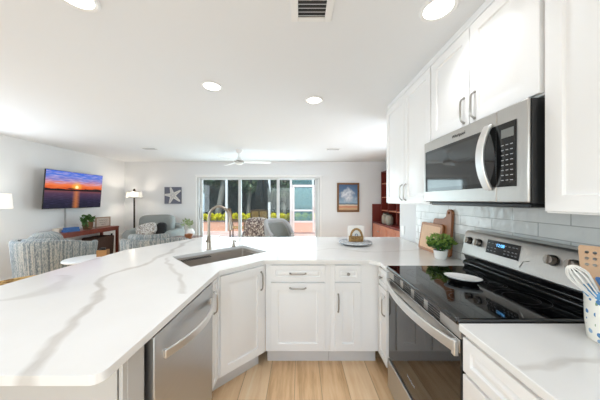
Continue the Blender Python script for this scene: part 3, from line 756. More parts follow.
for gx in (.225, .25, .275, .34, .365, .39, .41):
    for gz in (1.088, 1.106, 1.134):
        p = on_guard(gx, gz, .0028); box(bm, p.x-.006, p.x+.006, p.y-.0004, p.y+.0004, p.z-.0012, p.z+.0012)
obj('key_print', bm, 'icon', dsp)
bm = new(); tube(bm, [on_guard(.44, 1.04, .001), on_guard(.455, 1.075, .001), on_guard(.485, 1.085, .001)], .0015, 6); obj('trim_line', bm, 'nickel', bg)
def range_knob(x):
    p = on_guard(x, 1.118); bm = new()
    lathe(bm, [(.0, .0), (.026, 0), (.026, .006), (.0, .006)], seg=28); R = Matrix.Rotation(PI/2, 3, 'X')
    bmesh.ops.transform(bm, matrix=(RT @ R).to_4x4(), verts=bm.verts); bmesh.ops.translate(bm, vec=p, verts=bm.verts)
    k = obj('knob', bm, 'black', bg)
    bm = new(); lathe(bm, [(.0225, .006), (.0225, .022), (.0205, .030), (.0, .031)], seg=28); box(bm, -.005, .005, -.021, .021, .030, .037)
    bmesh.ops.transform(bm, matrix=(RT @ R).to_4x4(), verts=bm.verts); bmesh.ops.translate(bm, vec=p, verts=bm.verts)
    obj('knob_cap', bm, mat('knob_steel', (150, 142, 134), .3, 1.0), k)
for x in (.058, .142, .592, .678): range_knob(x)

# spoon rest on the cooktop
sr = thing('spoon_rest', 'white oval spoon rest with dark base standing on the cooktop', 'spoon rest', (.948, 1.335, .9265), math.radians(-38))
bm = new(); lathe(bm, [(.0, 0), (.066, 0), (.076, .010), (.079, .022), (.0, .022)], seg=36)
for v in bm.verts: v.co.y *= .62
obj('base', bm, 'black_gloss', sr)
bm = new(); lathe(bm, [(.0, .0225), (.079, .0225), (.091, .029), (.094, .033), (.090, .034), (.073, .0275), (.0, .0265)], seg=36)
for v in bm.verts: v.co.y *= .66
obj('dish', bm, 'white_ceramic', sr)

# ------------------------------------------------------------------ microwave (faces -X)
mw = thing('microwave', 'stainless over-the-range microwave with black glass door and bowed handle', 'microwave', (.955, 1.661, 1.385), -PI/2)
MW, MH = .760, .428
bm = new(); box(bm, .001, MW-.001, -.042, .360, .006, MH-.004); obj('body', bm, 'black', mw, bevel=.002)
bm = new(); box(bm, .03, MW-.03, -.02, .33, -.012, .0055); bt = obj('underside_vent', bm, 'black', mw, bevel=.003)
DW_ = .612
def slabx(bm, x0, x1, z0, z1, y0, y1): box(bm, x0, x1, y0, y1, z0, z1)
bm = new(); slabx(bm, .002, DW_-.001, .010, MH-.003, -.055, -.0425); door = obj('door', bm, 'steel_light', mw, bevel=.005, bseg=3)
bm = new(); slabx(bm, DW_+.001, MW-.002, .010, MH-.003, -.055, -.0425); ctl = obj('control_panel', bm, 'steel_light', mw, bevel=.005, bseg=3)
bm = new(); slabx(bm, .022, DW_-.001, .078, .358, -.0575, -.0552); gl = obj('door_glass', bm, 'black_glass', door, bevel=.001)
bm = new(); slabx(bm, .045, .530, .100, .338, -.0580, -.0576); obj('window', bm, mat('microwave_window', (16, 16, 17), .05, ior=1.9), gl)
bm = new(); slabx(bm, DW_+.001, MW-.050, .078, .358, -.0575, -.0552); cg = obj('keypad', bm, 'black_gloss', ctl, bevel=.001)
bm = new(); box(bm, .640, .700, -.0584, -.0577, .292, .330); obj('display', bm, mat('grey_lcd', (120, 122, 120), .3), cg)
bm = new()
for r in range(8):
    for q in range(3):
        x = .640+q*.022; z = .105+r*.022; box(bm, x, x+.012, -.0583, -.0577, z, z+.003)
obj('keys', bm, 'icon', cg)
bm = new(); pts = []
for i in range(17):
    t = -1+2*i/16; pts.append((.580-.004*(1-t*t), -.066-.038*(1-t*t), .220+t*.150))
bar(bm, pts, .042, .014, side=(1, 0, 0)); box(bm, .567, .593, -.066, -.0577, .064, .088); box(bm, .567, .593, -.066, -.0577, .352, .376)
obj('handle', bm, 'steel_handle', door, bevel=.004)
text('logo', 'Whirlpool', .026, 'dark_metal', door, (.36, -.0557, .390))

# ------------------------------------------------------------------ wall cabinets
UX = .968; UD = KW-.013-UX-.001
def wall_cab(label, y_far, w, z0, fronts):
    return cabinet('wall_cabinet', label, (UX, y_far, 0), -PI/2, w, UD, z0, H-.045, fronts, toe=False)
wall_cab('white double-door wall cabinet directly above the microwave', 1.661, .760, 1.822,
         [(.006, .377, 1.83, 2.375, 'v', (.340, 1.92)), (.383, .754, 1.83, 2.375, 'v', (.420, 1.92))])
wall_cab('white wall cabinet left of the microwave over the cutting boards', 2.52, .857, 1.368,
         [(.010, .431, 1.376, 2.375, 'v', (.396, 1.475)), (.437, .849, 1.376, 2.375, 'v', (.472, 1.475))])
wall_cab('white wall cabinet at the near right over the utensil crock', .897, .90, 1.355,
         [(.010, .445, 1.363, 2.375, 'n'), (.455, .89, 1.363, 2.375, 'n')])
bm = new(); box(bm, UX-.006, KW-.02, -.016, 2.52, H-.044, H-.001); struct('trim_2', bm, 'cabinet', bevel=.003)

# ------------------------------------------------------------------ ceiling fixtures
def can_light(loc, label):
    t = thing('recessed_light', label, 'ceiling light', loc, 0, 'round recessed ceiling lights')
    bm = new(); lathe(bm, [(.072, -.0005), (.095, -.0005), (.095, -.004), (.086, -.011), (.072, -.007)], seg=36, close=False); obj('trim_ring', bm, 'white_metal', t)
    bm = new(); lathe(bm, [(.0, -.004), (.072, -.004), (.072, -.001), (.0, -.001)], seg=36); obj('lens', bm, 'lamp_lens', t)
    d = bpy.data.lights.new('lamp_light', 'AREA'); d.shape = 'DISK'; d.size = .14; d.energy = 1.55; d.color = (.91, .955, 1.0); d.spread = math.radians(112)
    l = bpy.data.objects.new('lamp_light', d); COL.objects.link(l); l.parent = t; l.location = (0, 0, -.014)
    return t
c0 = can_light((-.80, 2.08, H), 'round recessed ceiling light above the sink corner')
dup(c0, (.145, 2.37, H), label='round recessed ceiling light above the napkin holder')
dup(c0, (.745, 1.235, H), label='largest recessed ceiling light beside the cabinets over the microwave')
dup(c0, (-1.14, 1.165, H), label='recessed ceiling light cut by the top edge above the peninsula')
for p_ in ((-.15, .72, H), (.10, -.10, H), (-1.05, -.75, H), (.45, -1.25, H)): dup(c0, p_, label='added unseen recessed ceiling light, over the near kitchen floor')  # extra unseen downlights, added to brighten the cabinet fronts and floor
vn = thing('ceiling_vent', 'white square air vent with dark louvres in the ceiling', 'vent', (.065, 1.19, H))
bm = new()
for x0, x1, y0, y1 in ((-.115, -.075, -.13, .13), (.075, .115, -.13, .13), (-.075, .075, -.13, -.10), (-.075, .075, .10, .13)): box(bm, x0, x1, y0, y1, -.009, -.0005)
obj('frame', bm, 'white_metal', vn, bevel=.003)
bm = new(); box(bm, -.075, .075, -.10, .10, -.003, -.0005); obj('backing', bm, mat('vent_dark', (60, 60, 60), .8), vn)
bm = new()
for k in range(8):
    y = -.088+k*.025; box(bm, -.074, .074, y-.006, y+.006, -.008, -.0065, Matrix.Rotation(math.radians(35), 3, 'X'), (0, y, -.007))
obj('slats', bm, 'white_metal', vn)
for loc, sc, lb in (((-3.02, 4.6, H), 1.0, 'small flat ceiling register near the television wall'), ((.67, 4.65, H), 1.0, 'small flat ceiling register in front of the framed painting')):
    t = thing('ceiling_register', lb, 'vent', loc, 0, 'small ceiling registers')
    bm = new(); box(bm, -.15, .15, -.08, .08, -.008, -.0005); obj('frame', bm, 'white_metal', t, bevel=.003)
    bm = new()
    for k in range(6): box(bm, -.125, .125, -.058+k*.022, -.046+k*.022, -.0092, -.0078)
    obj('slats', bm, mat('register_slats', (170, 170, 170), .6), t)
# ceiling fan
fn = thing('ceiling_fan', 'white three-blade ceiling fan in the living room', 'fan', (-1.26, 4.74, H))
bm = new(); lathe(bm, [(.0, -.0005), (.075, -.0005), (.07, -.03), (.03, -.075), (.0, -.075)]); obj('canopy', bm, 'white_metal', fn)
bm = new(); tube(bm, [(0, 0, -.07), (0, 0, -.16)], .013, 10); obj('downrod', bm, 'white_metal', fn)
bm = new(); lathe(bm, [(.0, -.155), (.03, -.155), (.06, -.20), (.095, -.225), (.0, -.225)]); obj('motor', bm, 'white_metal', fn)
bm = new(); lathe(bm, [(.0, -.226), (.10, -.226), (.10, -.262), (.0, -.262)]); obj('motor_band', bm, 'nickel', fn)
bm = new(); lathe(bm, [(.0, -.263), (.08, -.263), (.075, -.285), (.04, -.305), (.0, -.31)]); obj('light_bowl', bm, 'white_plastic', fn)
for k in range(3):
    a = math.radians(12+120*k); bm = new()
    pts = [(.09, -.045), (.25, -.062), (.60, -.058), (.66, -.03), (.66, .03), (.60, .055), (.25, .06), (.09, .045)]
    prism(bm, pts, -.248, -.240)
    bmesh.ops.rotate(bm, verts=bm.verts, cent=(0, 0, -.244), matrix=Matrix.Rotation(math.radians(-13), 3, 'X'))
    obj('blade', bm, 'white_metal', fn, rot=(0, 0, a), bevel=.002)

# ------------------------------------------------------------------ things on the worktops
ls = thing('lazy_susan', 'round grey marble turntable on the back worktop', 'turntable', (.615, 2.545, CT))
bm = new(); lathe(bm, [(.0, .0005), (.115, .0005), (.125, .010), (.11, .016), (.0, .016)], seg=36); obj('foot', bm, 'black', ls)
bm = new(); lathe(bm, [(.0, .0165), (.17, .0165), (.18, .022), (.18, .030), (.175, .034), (.0, .034)], seg=48); obj('plate', bm, 'marble', ls)
nh = thing('napkin_holder', 'woven wicker arched napkin holder on the marble turntable', 'napkin holder', (.615, 2.53, CT+.0345))
bm = new(); prism(bm, rrect(-.075, .075, -.032, .032, .012, 4), .0005, .008); obj('base', bm, 'wicker', nh)
bm = new()
for k in range(5):
    z = .014+k*.011; pts = [(p[0], p[1], z) for p in rrect(-.076, .076, -.034, .034, .014, 4)]; tube(bm, pts+[pts[0]], .0062, 6)
obj('woven_band', bm, 'wicker', nh)
for y in (-.034, .034):
    bm = new(); pts = [(.060*math.cos(a), y, .055+.085*math.sin(a)) for a in [PI*i/18 for i in range(19)]]; tube(bm, pts, .0115, 8); obj('arch', bm, 'wicker', nh)
bm = new(); tube(bm, [(.014*math.cos(2*PI*i/14), -.034, .072+.014*math.sin(2*PI*i/14)) for i in range(15)], .004, 6); obj('ring', bm, mat('ring_blue_grey', (120, 134, 156), .5), nh)
bm = new()
for k in range(7): box(bm, -.088+.001*k, .088-.0015*k, -.020+.0058*k, -.0165+.0058*k, .009, .170-.002*(k % 3))
nk = obj('paper_napkins', bm, 'napkin', loc=(.613, 2.53, CT+.0345)); tag(nk, 'stack of white paper napkins standing in the wicker holder', 'napkins')

def board(name, label, outline, th, m, loc, lean, extra=None):
    bm = new(); prism_y(bm, outline, 0, th); o = obj(name, bm, m, bevel=.004); tag(o, label, 'cutting board')
    o.location = loc; o.rotation_euler = (lean, 0, -PI/2 + (extra or 0)); return o
ol = rrect(-.155, .155, 0, .30, .025, 4)
# paddle board: outline with a handle lobe and a hole stays one mesh
def paddle():
    bm = new()
    out = rrect(-.13, .13, 0, .27, .03, 4)
    pts = [(-.13, .03)] + arc(-.10, .03, .03, 180, 270, 4) + arc(.10, .03, .03, 270, 360, 4) + [(.13, .37)] + arc(.095, .375, .035, 0, 180, 8) + [(.055, .345), (.02, .325), (-.04, .318)] + arc(-.10, .288, .03, 90, 180, 4)
    hl = arc(.095, .378, .012, 0, 330, 11)
    es = []
    for loop in (pts, hl):
        vs = [bm.verts.new((p[0], 0, p[1])) for p in loop]; es += [bm.edges.new((vs[i], vs[(i+1) % len(vs)])) for i in range(len(vs))]
    bmesh.ops.triangle_fill(bm, use_beauty=True, edges=es, normal=(0, -1, 0))
    r = bmesh.ops.extrude_face_region(bm, geom=list(bm.faces)); bmesh.ops.translate(bm, verts=[v for v in r['geom'] if isinstance(v, bmesh.types.BMVert)], vec=(0, .024, 0))
    return bm
pb_ = obj('cutting_board', paddle(), 'board', loc=(1.268, 2.075, CT+.0012), rot=(math.radians(-3), 0, -PI/2), bevel=.003)
tag(pb_, 'taller dark walnut paddle board with hanging hole leaning on the tile', 'cutting board', 'wooden cutting boards')
cb = thing('cutting_board', 'shorter framed wooden board leaning in front of the walnut paddle board', 'cutting board', (1.222, 2.20, CT+.0012), -PI/2, 'wooden cutting boards')
RX = Matrix.Rotation(math.radians(-9), 4, 'X')
bm = new(); prism_y(bm, rrect(-.175, .175, 0, .272, .022, 4), 0, .018); bmesh.ops.transform(bm, matrix=RX, verts=bm.verts); ob_ = obj('rim', bm, 'board_rim', cb, bevel=.004)
bm = new(); prism_y(bm, rrect(-.148, .148, .026, .246, .015, 4), -.0015, .002); bmesh.ops.transform(bm, matrix=RX, verts=bm.verts); obj('face', bm, 'board_pale', cb)
# potted herb
ph = thing('potted_herb', 'leafy green herb in a small white pot beside the cutting boards', 'potted plant', (1.175, 1.915, CT))
bm = new(); lathe(bm, [(.0, .0005), (.038, .0005), (.046, .01), (.052, .065), (.054, .074), (.050, .074), (.046, .062), (.0, .062)], seg=32); obj('pot', bm, 'white_ceramic', ph)
bm = new(); lathe(bm, [(.0, .0625), (.045, .0625), (.0, .067)], seg=20); obj('soil', bm, 'soil', ph)
rnd = random.Random(3)
bm = new(); leaves(bm, (0, 0, .125), (.10, .10, .045), 230, .042, rnd, 1.9, .15, .3); obj('leaves', bm, 'leaf', ph, smooth=False, fixn=False)
bm = new(); leaves(bm, (0, 0, .15), (.108, .108, .055), 170, .044, rnd, 2.0, .5, .35); obj('young_leaves', bm, 'leaf_light', ph, smooth=False, fixn=False)
bm = new()
for k in range(14):
    a = rnd.uniform(0, 2*PI); r = rnd.uniform(.02, .075); tube(bm, [(.01*math.cos(a), .01*math.sin(a), .06), (r*.6*math.cos(a), r*.6*math.sin(a), .10), (r*math.cos(a), r*math.sin(a), .14+rnd.uniform(0, .03))], .0016, 5)
obj('stems', bm, 'leaf', ph)
# crock with utensils
CX, CY = 1.078, .782
cr = thing('utensil_crock', 'white crock painted with blue flowers at the right edge of the worktop', 'crock', (CX, CY, CT))
bm = new(); lathe(bm, [(.0, .0005), (.058, .0005), (.063, .006), (.068, .06), (.070, .150), (.075, .172), (.072, .180), (.064, .172), (.060, .02), (.0, .016)], seg=40); obj('pot', bm, 'crock', cr)
def utensil(name, label, cat, base, tip): return thing(name, label, cat, (CX+base[0], CY+base[1], CT+.02))
wk = thing('whisk', 'balloon whisk with pale loops standing in the flowered crock', 'whisk', (CX, CY, CT+.0175))
bm = new(); D1 = Vector((-.185, .03, .245)).normalized(); b0 = Vector((.045, -.012, .004)); tube(bm, [b0, b0+D1*.165], .007, 8); obj('handle', bm, 'steel_handle', wk)
bm = new(); e0 = b0+D1*.165; s1 = D1.cross(Vector((0, 0, 1))).normalized(); s2 = D1.cross(s1).normalized()
for k in range(6):
    a = PI*k/6; sd = s1*math.cos(a)+s2*math.sin(a); pts = []
    for i in range(21):
        u = -1+2*i/20; ln = .135*(1-abs(u)**2.4); pts.append(e0 + D1*ln + sd*(.036*math.copysign(min(1, 1.25*abs(u)**.9*(1.0-.8*max(0, abs(u)-.55)/.45)), u)))
    tube(bm, pts, .0021, 6)
obj('loops', bm, mat('whisk_wire', (236, 232, 226), .35), wk)
sp = thing('slotted_turner', 'pale wooden slotted turner with holes standing in the flowered crock', 'turner', (CX, CY, CT+.0175))
D2 = Vector((-.085, .045, .30)).normalized()
bm = new(); b1 = Vector((.030, .010, .004)); tube(bm, [b1, b1+D2*.20], .0065, 8); obj('handle', bm, 'wood_spoon', sp)
bm = new(); out = [(-.012, 0), (.012, 0), (.034, .035), (.038, .11), (.034, .118), (-.034, .118), (-.038, .11), (-.034, .035)]
es = []
for loop in [out] + [arc(x, z, .0055, 0, 315, 7) for x in (-.018, 0, .018) for z in (.05, .072, .094)]:
    vs = [bm.verts.new((p[0], 0, p[1])) for p in loop]; es += [bm.edges.new((vs[i], vs[(i+1) % len(vs)])) for i in range(len(vs))]
bmesh.ops.triangle_fill(bm, use_beauty=True, edges=es, normal=(0, -1, 0))
r = bmesh.ops.extrude_face_region(bm, geom=list(bm.faces)); bmesh.ops.translate(bm, verts=[v for v in r['geom'] if isinstance(v, bmesh.types.BMVert)], vec=(0, .005, 0))
bmesh.ops.rotate(bm, verts=bm.verts, cent=(0, 0, 0), matrix=Matrix.Rotation(math.radians(-50), 3, 'Z')); bmesh.ops.translate(bm, verts=bm.verts, vec=b1+D2*.195)
obj('blade', bm, 'wood_spoon', sp)
st = thing('spatula', 'blue silicone spatula leaning left in the flowered crock', 'spatula', (CX, CY, CT+.0175))
D3 = Vector((-.15, .0, .23)).normalized(); b2 = Vector((.046, -.030, .004))
bm = new(); tube(bm, [b2, b2+D3*.19], .005, 8); obj('handle', bm, 'wood_spoon', st)
bm = new(); tube(bm, [b2+D3*.185, b2+D3*.20, b2+D3*.245, b2+D3*.255], [.008, .016, .017, .010], 10, flat=.3); obj('head', bm, 'blue_silicone', st)

# ------------------------------------------------------------------ living room, left side
tv = thing('television', 'flat television showing a sunset over water, mounted on the left wall', 'television', (-4.545, 4.66, 1.60), PI/2 + math.radians(1.5)); tv.rotation_euler[0] = math.radians(4.5)
bm = new(); box(bm, -.605, .605, .0, .022, -.362, .362); obj('casing', bm, 'black', tv, bevel=.004)
bm = new(); box(bm, -.599, .599, -.0015, -.0002, -.352, .357); obj('screen', bm, 'sunset', tv)
bm = new(); box(bm, -.20, .20, .023, .07, -.16, .16); box(bm, -.06, .06, .07, .165, -.05, .05); obj('wall_bracket', bm, 'dark_metal', tv)
bm = new(); tube(bm, [(-4.735, 4.62, 1.27), (-4.735, 4.62, .82)], .013, 8); o = obj('cable_cover', bm, mat('grey_cable_cover', (168, 168, 168), .5)); tag(o, 'grey vertical cable cover on the wall below the television', 'cable')

ct = thing('console_table', 'red-brown wooden console table along the wall under the television', 'table', (-4.49, 4.76, 0), PI/2)
bm = new(); box(bm, -.66, .66, -.21, .21, .755, .795); obj('tabletop', bm, 'mahogany', ct, bevel=.003)
bm = new(); box(bm, -.61, .61, -.20, -.18, .705, .754); box(bm, -.61, .61, .18, .20, .705, .754); box(bm, -.655, -.635, -.16, .16, .705, .754); box(bm, .635, .655, -.16, .16, .705, .754); obj('apron', bm, 'mahogany', ct)
for x in (-.655, .61):
    for y in (-.205, .16): 
        bm = new(); box(bm, x, x+.045, y, y+.045, .001, .754); obj('leg', bm, 'mahogany', ct, bevel=.002)
bk = thing('storage_basket', 'dark brown woven basket on the floor beneath the console table', 'basket', (-4.44, 5.05, 0), PI/2)
bm = new(); loops = [(rrect(-.22, .22, -.15, .15, .04, 4), .001), (rrect(-.24, .24, -.17, .17, .04, 4), .58), (rrect(-.23, .23, -.16, .16, .04, 4), .60), (rrect(-.215, .215, -.145, .145, .04, 4), .57)]
rs = [[bm.verts.new((p[0], p[1], z)) for p in lp] for lp, z in loops]
for P_, Q_ in zip(rs, rs[1:]):
    n = len(P_)
    for i in range(n): bm.faces.new((P_[i], P_[(i+1) % n], Q_[(i+1) % n], Q_[i]))
bm.faces.new(rs[0][::-1]); bm.faces.new(rs[-1]); obj('body', bm, 'basket_dark', bk)
bm = new(); box(bm, -.09, .09, -.06, .06, .001, .075); o = obj('paper_box', bm, 'paper_box', loc=(-4.56, 4.36, .7955), rot=(0, 0, PI/2), bevel=.003); tag(o, 'cream box at the near end of the console table', 'box')
bm = new(); box(bm, -.12, .12, -.05, .05, .001, .045); box(bm, -.10, .11, -.045, .048, .0455, .085); o = obj('card_box', bm, 'blue_plastic', loc=(-4.40, 4.40, .7955), rot=(0, 0, PI/2-.2), bevel=.003); tag(o, 'blue and white box beside the basket plant on the console', 'box')
pp = thing('potted_plant', 'trailing green plant in a brown basket pot on the console table', 'potted plant', (-4.43, 4.78, .7955))
bm = new(); lathe(bm, [(.0, .001), (.07, .001), (.085, .08), (.088, .15), (.08, .15), (.075, .13), (.0, .13)], seg=28); obj('pot', bm, 'pot_basket', pp)
rnd = random.Random(5); bm = new(); leaves(bm, (0, 0, .22), (.125, .125, .09), 200, .055, rnd, 1.5, .2, .1); leaves(bm, (.05, -.10, .12), (.07, .05, .07), 30, .05, rnd, 1.5, .2, -.2); obj('leaves', bm, 'leaf', pp, smooth=False, fixn=False)
bm = new()
for k in range(9):
    a = rnd.uniform(0, 2*PI); tube(bm, [(0, 0, .12), (.06*math.cos(a), .06*math.sin(a), .22), (.13*math.cos(a), .13*math.sin(a), .27)], .003, 5)
obj('stems', bm, 'leaf', pp)
sg = thing('wooden_sign', 'small whitewashed wooden sign standing at the far end of the console', 'sign', (-4.47, 5.20, .7955), PI/2 - .25)
bm = new(); box(bm, -.155, .155, 0, .025, .001, .225); obj('board', bm, 'sign_wood', sg, bevel=.003)
bm = new()
for x0, x1, z0, z1 in ((-.155, .155, .205, .225), (-.155, .155, .001, .021), (-.155, -.137, .021, .205), (.137, .155, .021, .205)): box(bm, x0, x1, -.008, -.0005, z0, z1)
obj('frame', bm, mat('sign_frame', (160, 132, 112), .7, vary=.2, vscale=20), sg)
bm = new()
for k, (a, b) in enumerate(((-.09, .09), (-.075, .08), (-.05, .05))):
    z = .150-k*.045; tube(bm, [(a+(b-a)*i/14, -.003, z+.008*math.sin(i*1.9)) for i in range(15)], .0035, 5)
obj('lettering', bm, 'ink', sg)
ou = thing('wall_outlet', 'small wall outlet with a dark plug right of the console', 'outlet', (WL+.001, 5.75, .56), PI/2)
bm = new(); box(bm, -.036, .036, -.008, -.0005, -.058, .058); obj('plate', bm, 'outlet', ou, bevel=.002)
bm = new(); box(bm, -.015, .015, -.035, -.0085, -.03, .01); obj('plug', bm, 'black', ou, bevel=.003)

# striped swivel barrel chairs
def barrel(name, label, loc, rz, ow=.455, hb=.86, ha=.765, outer='stripe', inner='stripe', group=None, pat_back=True, spread=142, rim=None):
    t = thing(name, label, 'armchair', loc, rz, group)                 # local -y is the back
    N = 40; th = .085
    def top(a):                                                         # a = degrees from the back
        k = min(1, max(0, (abs(a)-45)/85)); k = k*k*(3-2*k); return hb+(ha-hb)*k
    bm = new(); cols = []
    for i in range(N+1):
        a = -spread+2*spread*i/N; r = math.radians(a-90); c, s = math.cos(r), math.sin(r); zt = top(a)
        ring = []
        for rad, z in ((ow-.075, .05), (ow-.035, .35), (ow-.008, .6*zt+.2), (ow, zt-.03), (ow-.012, zt-.008), (ow-th*.5, zt), (ow-th+.008, zt-.012), (ow-th, zt-.04), (ow-th-.01, .40), (ow-th-.02, .05)):
            ring.append(bm.verts.new((rad*c, rad*s, z)))
        cols.append(ring)
    for A, B in zip(cols, cols[1:]):
        n = len(A)
        for k in range(n): bm.faces.new((A[k], A[(k+1) % n], B[(k+1) % n], B[k]))
    bm.faces.new(cols[0]); bm.faces.new(cols[-1][::-1])
    obj('shell', bm, outer, t, bevel=.0)
    if rim:
        bm = new(); tube(bm, [((ow-th*.5)*math.cos(math.radians(-spread+2*spread*i/N-90)), (ow-th*.5)*math.sin(math.radians(-spread+2*spread*i/N-90)), top(-spread+2*spread*i/N)+.004) for i in range(N+1)], th*.5, 10)
        obj('rim_padding', bm, rim, t)
        bm = new(); cols = []
        for i in range(N+1):
            a = -spread+2*spread*i/N; r = math.radians(a-90); c, s = math.cos(r), math.sin(r)
            cols.append([bm.verts.new(((ow-th-q)*c, (ow-th-q)*s, z)) for q, z in ((.004, top(a)-.03), (.014, .40), (.04, .40), (.03, top(a)-.05))])
        for A, B in zip(cols, cols[1:]):
            for k in range(4): bm.faces.new((A[k], A[(k+1) % 4], B[(k+1) % 4], B[k]))
        bm.faces.new(cols[0]); bm.faces.new(cols[-1][::-1]); obj('lining', bm, inner, t)
    bm = new(); puff(bm, (0, .03, .36), ow-th-.015, ow-th+.02, .10, 3.4); obj('seat_cushion', bm, inner, t)
    bm = new(); lathe(bm, [(.0, .001), (.26, .001), (.26, .03), (.05, .05), (.05, .09), (.0, .09)], seg=32); obj('swivel_base', bm, 'dark_metal', t)
    bm = new(); lathe(bm, [(.0, .09), (ow-th-.03, .09), (ow-th-.022, .28), (.0, .28)], seg=40); obj('seat_deck', bm, outer, t)
    return t
def back_cushion(t, ow, m, top_z, rot=0, half=62):
    bm = new(); N = 22; cols = []; r0 = ow-.095; r1 = ow-.215
    for i in range(N+1):
        a = -half+2*half*i/N; r = math.radians(a-90+rot); c, s = math.cos(r), math.sin(r); e = min(1, (half-abs(a))/6); zt = top_z-.018*(1-e)
        cols.append([bm.verts.new((rad*c, rad*s, z)) for rad, z in ((r0, .47), (r0, zt-.03), (r0-.02, zt-.006), ((r0+r1)/2, zt), (r1+.02, zt-.006), (r1, zt-.04), (r1, .47))])
    for A, B in zip(cols, cols[1:]):
        n = len(A)
        for k in range(n): bm.faces.new((A[k], A[(k+1) % n], B[(k+1) % n], B[k]))
    bm.faces.new(cols[0]); bm.faces.new(cols[-1][::-1]); return obj('back_cushion', bm, m, t)
ch1 = barrel('barrel_chair', 'blue-grey striped barrel chair nearest the television wall, seen from behind', (-3.62, 3.42, 0), math.radians(-8), group='striped barrel chairs')
back_cushion(ch1, .455, 'stripe', .875, 12, 40)
bm = new(); puff(bm, (0, 0, 0), .20, .20, .075, 2.6, rot=Matrix.Rotation(math.radians(78), 3, 'X'))
o = obj('throw_pillow', bm, 'stripe', loc=(-3.78, 3.40, .74), rot=(0, 0, math.radians(28))); tag(o, 'striped throw pillow propped inside the barrel chair by the television', 'pillow')
ch2 = barrel('barrel_chair', 'blue-grey striped barrel chair in front of the grey armchair', (-2.22, 3.55, 0), math.radians(10), group='striped barrel chairs')
back_cushion(ch2, .455, 'stripe', .915, -5, 56)
# round side table + wooden box
rt = thing('side_table', 'small round white side table between the two striped chairs', 'table', (-2.95, 3.16, 0))
bm = new(); lathe(bm, [(.0, .575), (.235, .575), (.245, .585), (.245, .595), (.238, .602), (.0, .602)], seg=40); obj('tabletop', bm, 'white_plastic', rt)
bm = new(); lathe(bm, [(.0, .001), (.15, .001), (.14, .02), (.035, .06), (.03, .574), (.0, .574)], seg=24); obj('pedestal', bm, 'white_plastic', rt)
cbx = thing('coaster_box', 'small tan wooden box on the round white side table', 'box', (-2.82, 3.28, .6025), .3)
bm = new(); box(bm, -.06, .06, -.045, -.035, .001, .09); box(bm, -.06, .06, .035, .045, .001, .09); box(bm, -.06, -.05, -.035, .035, .001, .09); box(bm, .05, .06, -.035, .035, .001, .09); box(bm, -.05, .05, -.035, .035, .001, .02); obj('tray', bm, 'tan_box', cbx)
bm = new(); box(bm, -.03, .03, -.02, .01, .0205, .12); box(bm, -.045, -.01, -.03, .03, .0205, .105); obj('remotes', bm, 'black', cbx, bevel=.004)

# woven counter stool on the outer side of the peninsula
sto = thing('counter_stool', 'golden woven rush counter stool at the outer edge of the peninsula', 'stool', (-1.97, 1.60, 0), -PI/2)
bm = new(); puff(bm, (0, 0, .625), .21, .20, .035, 4); obj('seat', bm, 'rush', sto)
for x in (-.17, .17):
    for y in (-.16, .16):
        bm = new(); tube(bm, [(x*1.1, y*1.1, .001), (x, y, .61)], [.014, .019], 10); obj('leg', bm, 'wood_spoon', sto)
bm = new()
for x in (-.182, .182): tube(bm, [(x, -.172, .2), (x, .172, .2)], .011, 8)
for y in (-.172, .172): tube(bm, [(-.182, y, .26), (.182, y, .26)], .011, 8)
obj('stretchers', bm, 'wood_spoon', sto)
bm = new(); cols = []
for i in range(25):
    a = math.radians(-90-80+160*i/24); c, s = math.cos(a), math.sin(a)
    cols.append([bm.verts.new((r*c*1.0, r*s*.95, z)) for r, z in ((.205, .64), (.22, .80), (.20, .822), (.178, .80), (.175, .64))])
for A, B in zip(cols, cols[1:]):
    for k in range(5): bm.faces.new((A[k], A[(k+1) % 5], B[(k+1) % 5], B[k]))
bm.faces.new(cols[0]); bm.faces.new(cols[-1][::-1]); obj('backrest', bm, 'rush', sto)

# lamps
fl = thing('floor_lamp', 'white drum floor lamp cut by the left edge of the photo', 'lamp', (-4.45, 3.30, 0))
bm = new(); lathe(bm, [(.0, .001), (.14, .001), (.14, .02), (.02, .03), (.0, .03)], seg=28); obj('base', bm, 'dark_metal', fl)
bm = new(); tube(bm, [(0, 0, .025), (0, 0, 1.52)], .011, 10); lathe(bm, [(.0, 1.10), (.03, 1.11), (.042, 1.145), (.03, 1.18), (.0, 1.19)], seg=20); obj('pole', bm, 'dark_metal', fl)
bm = new(); lathe(bm, [(.20, 1.28), (.185, 1.50), (.181, 1.50), (.196, 1.28)], seg=40, close=False); obj('lamp_shade', bm, 'shade_white', fl)
bm = new(); lathe(bm, [(.0, 1.36), (.03, 1.38), (.03, 1.42), (.0, 1.44)], seg=14); obj('bulb', bm, 'lamp_lens', fl)
def point(name, loc, power, r=.05, color=(1, .86, .70)):
    d = bpy.data.lights.new(name, 'POINT'); d.energy = power; d.color = color; d.shadow_soft_size = r
    l = bpy.data.objects.new(name, d); COL.objects.link(l); l.location = loc; return l
point('lamp_light', (0, 0, 1.47), 4).parent = fl
f2 = thing('floor_lamp', 'dark floor lamp with clear drum shade in the far corner', 'lamp', (-4.27, 5.90, 0))
bm = new(); lathe(bm, [(.0, .001), (.14, .001), (.14, .02), (.02, .03), (.0, .03)], seg=28); obj('base', bm, 'dark_metal', f2)
bm = new(); tube(bm, [(0, 0, .025), (0, 0, 1.48)], .020, 10); obj('pole', bm, 'dark_metal', f2)
bm = new(); lathe(bm, [(.17, 1.47), (.17, 1.62), (.166, 1.62), (.166, 1.47)], seg=40, close=False); sh = obj('lamp_shade', bm, 'lampglass', f2)
bm = new()
for z in (1.47, 1.62): tube(bm, [(.168*math.cos(2*PI*i/32), .168*math.sin(2*PI*i/32), z) for i in range(33)], .006, 6)
for a in (0, PI/2): tube(bm, [(.166*math.cos(a), .166*math.sin(a), 1.62), (-.166*math.cos(a), -.166*math.sin(a), 1.62)], .004, 6)
obj('shade_rings', bm, 'nickel', sh)
